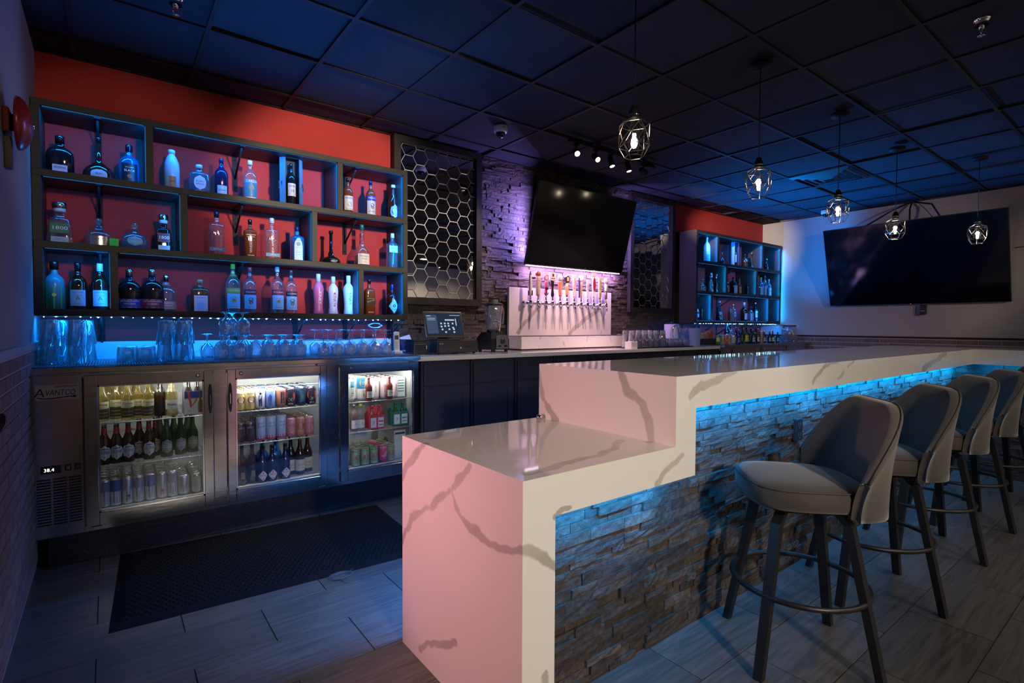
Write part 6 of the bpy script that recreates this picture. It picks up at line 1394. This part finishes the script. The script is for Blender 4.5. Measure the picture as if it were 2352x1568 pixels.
# ================================================================ TAP WALL
tp = MB().box(3.187, 4.697, 4.2005, 4.2315, 1.0305, 1.657, bev=.002).build('tap_panel', M_QUARTZ); tag(tp, 'white veined quartz panel behind the row of beer taps', 'panel')
db = thing('drip_trough', 'long white quartz drip trough below the beer taps', 'drip tray', (3.9, 4.06, ZK))
b = MB(); b.box(-.75, .745, -.11, -.085, .012, .135, bev=.002); b.box(-.75, -.725, -.085, .1395, .012, .135); b.box(.72, .745, -.085, .1395, .012, .135); b.build('trough_wall', M_QUARTZ, db)
MB().box(-.725, .72, -.085, .1395, .10, .112).build('drip_grate', mat('perforated_steel', (.35, .34, .35), .35, .9), db); MB().box(-.745, .74, -.10, .1395, 0, .012).build('plinth_strip', M_BLACKPL, db); MB().box(-.75, .745, -.112, .1395, .1352, .138).build('edge_trim', mat('dark_edge', (.06, .04, .045), .4), db)
M_BRASS = mat('polished_tap', (.78, .74, .74), .12, 1)
tapx = [3.381, 3.481, 3.589, 3.679, 3.787, 3.886, 3.993, 4.097, 4.198, 4.295, 4.394, 4.495]
def tap_handle(i, t):
    W = paint((232, 230, 228), .35); z0 = .075
    ad = lambda nm, b, m, p=t: b.build(nm, m, p)
    L_ = lambda prof, sy=1, n=2, s=14: MB().lathe([(r, z+z0) for r, z in prof], s, sy, n)
    def txt(p, s, size, zc, rgb, y, turn=PI/2, wid=None): b = MB(); lettering(b, s, size, 0, zc+z0, lambda x, z: (x, y, z), wid, turn); b.build('lettering', paint(rgb), p)
    if i == 0:
        h = ad('handle', L_([(.012, 0), (.014, .01), (.018, .08), (.017, .16), (.012, .21), (.003, .242), (.0001, .244)]), W); ad('tip', L_([(.0125, .205), (.0127, .208), (.0035, .243), (.0001, .246)]), paint((60, 150, 120), .3), h)
        b = MB()
        for q in range(4): a = q*PI/2+.3; b.box(.008, .028, -.002, .002, z0, z0+.05, RZ(a))
        ad('fin', b, paint((120, 105, 100)), h)
    elif i == 1:
        h = ad('handle', L_([(.016, 0), (.019, .02), (.022, .13), (.021, .18), (.018, .20)], 1, 3), paint((228, 205, 165), .35)); ad('ball_top', L_([(.0001, .188), (.018, .196), (.0275, .214), (.0275, .228), (.018, .245), (.0001, .252)]), paint((205, 105, 85), .25), h); ad('stripe', L_([(.0218, .14), (.0222, .155), (.0218, .16)]), paint((150, 90, 60)), h)
    elif i == 2:
        h = ad('handle', L_([(.008, 0), (.013, .02), (.013, .13), (.012, .16)]), paint((215, 110, 125), .35)); b = MB(); b.lathe([(.028, 0), (.028, .012)], 22, mtx=T(0, .004, z0+.19) @ RX(PI/2)); ad('round_badge', b, paint((220, 120, 140), .3), h)
        b = MB(); b.lathe([(.018, 0), (.018, .002)], 22, mtx=T(0, -.008, z0+.19) @ RX(PI/2)); ad('badge_face', b, W, h)
        b = MB(); b.tube([(.024*math.cos(a), -.006, z0+.035-.024*math.sin(a)) for a in [PI*k/10 for k in range(11)]], .005, 6); b.tube([(0, -.012, z0+.01), (0, -.012, z0+.10)], .005, 6); b.box(-.018, .018, -.018, -.006, z0+.065, z0+.09); ad('anchor', b, paint((90, 25, 30), .3), h)
    elif i == 3:
        h = ad('handle', L_([(.014, 0), (.017, .02), (.011, .08), (.016, .15), (.018, .165)]), M_BLACKPL); bb = MB().box(-.043, .043, -.010, .010, z0+.165, z0+.25, bev=.003); q = ad('square_board', bb, W, h); b = MB(); b.box(-.012, .012, -.0108, -.0101, z0+.205, z0+.235); b.box(-.03, .03, -.0108, -.0101, z0+.183, z0+.190); ad('board_print', b, paint((60, 50, 60)), q)
    elif i == 4:
        h = ad('handle', L_([(.013, 0), (.016, .02), (.027, .15), (.024, .165)], .7, 3), paint((225, 128, 92), .35)); ad('crown_top', L_([(.018, .165), (.026, .18), (.028, .21), (.018, .235), (.0001, .24)]), paint((225, 222, 226), .3), h); txt(h, 'PILSNER', .022, .085, (245, 225, 205), -.0185)
    elif i == 5:
        h = ad('handle', L_([(.010, 0), (.016, .03), (.019, .10), (.014, .15)]), paint((215, 165, 110), .4)); b = MB(); b.prism([(.036*math.cos(PI/3*k+PI/6), .04*math.sin(PI/3*k+PI/6)) for k in range(6)], .03, T(0, .015, z0+.19) @ RX(PI/2)); q = ad('hex_badge', b, paint((30, 32, 45), .3), h); b = MB(); b.box(-.018, .018, -.0165, -.0152, z0+.17, z0+.212); ad('badge_print', b, paint((200, 165, 110)), q)
    elif i == 6:
        h = ad('handle', L_([(.013, 0), (.016, .01), (.020, .08), (.026, .24), (.024, .246)], .35, 5), paint((226, 205, 210), .3)); txt(h, 'Coors', .045, .15, (205, 50, 70), -.0098)
    elif i == 7:
        h = ad('handle', L_([(.008, 0), (.011, .02), (.016, .12), (.020, .18)]), paint((190, 150, 105), .4)); ad('white_knob', L_([(.015, .17), (.028, .19), (.030, .215), (.020, .245), (.0001, .252)]), W, h); b = MB(); b.box(-.034, -.02, -.006, .006, z0, z0+.22, bev=.003); ad('blue_paddle', b, paint((40, 60, 120), .3), h)
    elif i == 8:
        h = ad('handle', L_([(.009, 0), (.012, .02), (.016, .10), (.015, .20), (.013, .205)], .6, 4), paint((226, 205, 215), .3)); txt(h, 'DRAFT', .022, .12, (120, 60, 100), -.0105)
    elif i == 9:
        h = ad('handle', L_([(.010, 0), (.016, .03), (.030, .13), (.031, .19), (.024, .235), (.012, .25)], .35), W); b = MB(); b.add([(.020*math.cos(2*PI*k/20), -.0118, z0+.155+.075*math.sin(2*PI*k/20)) for k in range(20)], [tuple(range(20))]); ad('oval_print', b, paint((175, 30, 75), .3), h); b = MB(); b.box(-.027, .027, -.010, .010, z0+.245, z0+.285, bev=.003); b.lathe([(.014, .285+z0), (.008, .31+z0), (.0001, .315+z0)], 10); ad('white_topper', b, W, h)
    elif i == 10:
        h = ad('handle', L_([(.014, 0), (.020, .02), (.026, .14), (.024, .23), (.020, .236)], .4, 4), paint((226, 216, 165), .35)); txt(h, 'Traveler', .032, .15, (110, 95, 70), -.0118, PI/2); b = MB(); b.box(-.014, .014, -.0115, -.0105, z0+.025, z0+.065); ad('panel_print', b, paint((150, 145, 90)), h)
    else:
        h = ad('handle', L_([(.014, 0), (.016, .02), (.017, .09)], .8), paint((95, 85, 90), .3)); q = ad('white_sleeve', L_([(.0185, .085), (.020, .10), (.020, .18)], .8), W, h); ad('round_top', L_([(.018, .17), (.029, .195), (.028, .225), (.014, .24), (.0001, .243)]), W, h); txt(q, 'BELGIAN', .018, .14, (60, 60, 75), -.0172)
TAPD = ['white rocket-shaped handle with green tip', 'cream handle with orange ball top', 'pink handle with anchor and round badge', 'black handle with white square board', 'orange tapered handle with white crown', 'wooden handle with black hexagon badge', 'white paddle handle with red script', 'wooden handle with white knob and blue paddle', 'slim white paddle handle', 'white oval handle with crimson centre', 'pale yellow paddle handle with sideways script', 'grey and white handle with round top']
for i, x in enumerate(tapx):
    t = thing('beer_tap', 'chrome beer tap with %s' % TAPD[i], 'beer tap', (x, 4.10, 1.50), 0, 'beer taps on the quartz panel')
    b = MB(); b.lathe([(.030, 0), (.030, .006), (.018, .016), (.014, .03), (.013, .085)], 18, mtx=T(0, .1, 0) @ RX(PI/2)); b.lathe([(.016, -.02), (.018, 0), (.016, .022), (.010, .03)], 14); b.tube([(0, 0, -.015), (0, -.012, -.035), (0, -.016, -.065)], [.011, .009, .008], 10); b.build('faucet', M_BRASS, t)
    MB().lathe([(.008, .028), (.010, .045), (.007, .06), (.010, .077)], 12).build('ferrule', M_BRASS, t)
    tap_handle(i, t)

# ================================================================ FAR END OF THE BACK COUNTER
o = MB().box(-.05, .05, -.045, .045, 0, .075, bev=.003).build('napkin_block', mat('white_paper', (.78, .76, .74), .7), None, (4.395, 3.645, ZK)); tag(o, 'small square stack of white napkins at the counter edge', 'napkins')
o = MB().box(-.51, .51, -.15, .15, 0, .008, bev=.003).build('bar_service_mat', M_RUBBER, None, (4.97, 3.76, ZK)); tag(o, 'black rubber service mat under the far pint glasses', 'mat')
for i, u in enumerate((1450.7, 1466, 1480.6, 1493.5, 1506, 1521.4)):
    x = on_y(u, 796, 3.70).x
    for j in range(2):
        for k in range(2): put_glass('pint', x+.02*j, 3.70+.105*j, ZK+.0085+k*.038, '%s pint glass in column %s of the far row, %s rank' % (['lower', 'upper'][k], ['one', 'two', 'three', 'four', 'five', 'six'][i], ['near', 'far'][j]), 'upturned pint glasses on the far counter')
for i in range(2):
    for j in range(4): put_glass('rocks', 5.165+.088*j, 3.70+.09*i, ZK+.0085, 'small tumbler before the white paper roll, %s rank, %s from the left' % (['near', 'far'][i], ORD[j]), 'small tumblers on the far counter')
for i, u in enumerate((1421, 1436)): put_glass('pint', 4.735+.1*i, 4.10, ZK, '%s pint glass standing just past the drip trough' % ORD[i], 'glasses past the drip trough')
cn = thing('paper_towel_roll', 'big upright white paper roll on the far counter', 'paper roll', (5.63, 4.03, ZK)); MB().lathe([(.088, .004), (.088, .262), (.084, .266), (.02, .266), (.018, .2)], 28).build('roll', mat('soft_white_paper', (.80, .78, .77), .8), cn); MB().lathe([(.09, 0), (.09, .004), (.0001, .004)], 24).build('base', M_CHROME, cn); MB().lathe([(.006, .004), (.006, .30), (.0001, .303)], 10).build('rod', M_CHROME, cn)
fc = MB().tube([(5.48, 3.90, ZK), (5.48, 3.90, ZK+.2)]+[(5.48+.05-.05*math.cos(PI*k/10), 3.90-.03*math.sin(PI*k/20), ZK+.2+.055*math.sin(PI*k/10)) for k in range(11)]+[(5.58, 3.87, ZK+.17)], .009, 10).build('sink_faucet', M_CHROME); tag(fc, 'chrome gooseneck faucet in front of the white paper roll', 'faucet')
ms = MB().lathe([(.02, .10), (.028, .10), (.03, .13), (.026, .14)], 14).build('red_cup', paint((170, 35, 45), .3), None, (5.36, 4.05, ZK-.10+.0005)); tag(ms, 'small red cup behind the far pint glasses', 'cup')
# pitchers
M_FROSTG = glass('frosted_pitcher', (.7, .8, .9), .08, .4, .75, (.62, .72, .85), .25)
x = on_y(1592, 790, 3.74).x; pt = thing('beer_pitcher', 'frosted white pitcher under the far shelf', 'pitcher', (x, 3.72, ZK)); MB().lathe(shell([(.0001, 0), (.058, 0), (.06, .01), (.066, .10), (.074, .205), (.08, .215)], .004), 24, cap=False).build('vessel', M_FROSTG, pt); MB().tube([(.07, 0, .18), (.115, 0, .17), (.12, 0, .09), (.066, 0, .05)], .008, 8).build('handle', M_CLEAR, pt)
pt = thing('beer_pitcher', 'clear glass pitcher behind the frosted one', 'pitcher', (5.84, 4.0, ZK)); MB().lathe(shell([(.0001, 0), (.058, 0), (.06, .01), (.066, .10), (.074, .205), (.08, .215)], .004), 24, cap=False).build('vessel', M_CLEAR, pt); MB().tube([(.07, 0, .18), (.115, 0, .17), (.12, 0, .09), (.066, 0, .05)], .008, 8).build('handle', M_CLEAR, pt)
# caddy and drinks on the far cooler
def far_x(zx6, y): return on_y(1540+zx6/7.35, 788, y).x
x = far_x(640, 3.72); cy_ = thing('bar_caddy', 'black bar caddy with napkins and straws on the far cooler', 'caddy', (x, 3.76, ZT)); MB().box(-.14, .14, -.07, .07, 0, .075, bev=.004).build('tray', M_BLACKPL, cy_)
for k, (dx, rgb) in enumerate(((-.1, (150, 150, 120)), (-.03, (160, 130, 110)), (.06, (170, 90, 60)))): MB().box(dx-.03, dx+.03, -.05, .05, .02, .13+.02*k, bev=.002).build('refill_pack', paint(rgb, .6), cy_)
for i, (zx6, y, key) in enumerate(((795, 3.68, 'green'), (880, 3.66, 'xx'), (930, 3.66, 'pinkfizz'), (988, 3.66, 'xx'), (850, 3.78, 'green'), (1060, 3.67, 'soda_plain'))):
    r, h, body, bands, desc = CANS[key]; t = thing('drink_can', '%s, %s of the cans standing on the far cooler' % (desc, ORD[i]), 'can', (far_x(zx6, y), y, ZT), 0, 'cans on the far cooler'); make_can(t, r, h, body, bands)
FB = [(950, 4.0, .30, .07, 'wine', M_DKBOT, (150, 190, 200), 'tall dark syrup bottle behind the cans on the far cooler'), (1030, 3.90, .24, .062, 'std', G_CLEAR, (190, 200, 205), 'clear spray bottle behind the cans on the far cooler'), (1105, 3.80, .22, .062, 'long', M_DKBOT, (170, 165, 120), 'dark beer bottle right of the cans on the far cooler'), (1150, 3.68, .19, .06, 'std', M_NAVY, (90, 110, 150), 'short navy bottle on the far cooler front'),
      (1205, 3.82, .26, .062, 'long', M_BROWNB, (190, 180, 60), 'dark bottle with yellow neck on the far cooler'), (1268, 3.70, .27, .078, 'long', M_GREENB, (200, 200, 60), 'green beer bottle with large yellow cross label on the far cooler'), (1345, 3.76, .26, .062, 'long', M_DKBOT, (120, 130, 90), 'black bottle with slanted label on the far cooler'), (1395, 3.68, .19, .058, 'long', M_BROWNB, (130, 180, 200), 'brown bottle with sky label on the far cooler'),
      (1430, 3.78, .27, .062, 'long', M_DKBOT, (90, 120, 130), 'black tall bottle with foil top on the far cooler'), (1470, 3.72, .2, .056, 'long', M_BROWNB, (170, 165, 150), 'brown bottle with cream label on the far cooler'), (1580, 3.78, .17, .055, 'long', M_BROWNB, (150, 140, 125), 'small brown bottle right of the steel cup'), (1670, 3.72, .17, .052, 'long', M_DKBOT, (110, 165, 200), 'small dark bottle with blue label, left of the last trio'), (1722, 3.70, .175, .052, 'long', M_DKBOT, (190, 185, 170), 'small dark bottle with cream label, middle of the last trio'), (1808, 3.70, .155, .052, 'long', M_DKBOT, (100, 170, 210), 'small dark bottle with blue label beside the big jar')]
for zx6, y, H, W, kind, body, lc, desc in FB:
    t = thing('far_bottle', desc, 'bottle', (far_x(zx6, y), y, ZT), random.uniform(-.3, .1), 'bottles on the far cooler'); t.name = 'drink_bottle'
    make_bottle(t, kind, H, W, body, M_GOLD if 'yellow' in desc else M_SILV, labels=[(.10, .42, 1.2, lc, [('X', .26, .22, (30, 90, 60), .7)] if 'cross' in desc else [('-', .28, .05, K_, .6)])])
o = MB().lathe(shell([(.0001, 0), (.034, 0), (.036, .004), (.042, .16), (.043, .165)], .002), 20, cap=False).build('steel_shaker_cup', mat('frosted_steel', (.6, .55, .56), .35, 1), None, (far_x(1525, 3.74), 3.74, ZT)); tag(o, 'steel shaker cup among the small bottles on the far cooler', 'cup')
jr = thing('snack_jar', 'large clear jar of wrapped snacks with red lid by the end wall', 'jar', (8.16, 3.74, ZT)); MB().lathe(shell([(.0001, 0), (.10, 0), (.11, .015), (.112, .19), (.10, .215), (.088, .22), (.088, .238)], .004), 26, cap=False).build('jar_glass', M_CLEAR, jr)
MB().lathe([(.092, .234), (.095, .238), (.095, .252), (.088, .256), (.0001, .257)], 24).build('lid', paint((150, 60, 55), .35), jr)
b = MB(); rg = random.Random(9)
for k in range(60):
    a, r, z = rg.uniform(0, 2*PI), .085*math.sqrt(rg.random()), rg.uniform(.015, .16)
    b.box(-.025, .025, -.009, .009, -.004, .004, T(r*math.cos(a), r*math.sin(a), z) @ RZ(rg.uniform(0, 3)) @ RX(rg.uniform(-1, 1)) @ RY(rg.uniform(-.8, .8)))
o = b.build('wrapped_snacks', mat('brown_wrappers', (.20, .10, .06), .35, noise=.4, nscale=40), jr); o['kind'] = 'stuff'
# LED controller dangling under the big shelf and its plug bar
o = MB().tube([(1.0, 4.22, 1.18), (1.05, 4.24, 1.12), (1.25, 4.25, 1.16), (1.5, 4.25, 1.15), (1.7, 4.25, 1.17), (1.93, 4.2, 1.2), (2.0, 4.1, 1.12)], .0035, 6).build('power_cable', M_BLACKPL); tag(o, 'black cable looping along the wall under the large shelf', 'cable')
o = MB().tube([(1.74+.045*math.cos(2*PI*k/30)*1.2, 4.12+.02*math.sin(k), 1.265+.018*math.sin(2*PI*k/30)) for k in range(60)], .004, 6).build('coiled_led_tail', paint((210, 220, 235), .4)); tag(o, 'coiled white tail of the light string under the large shelf', 'cable')
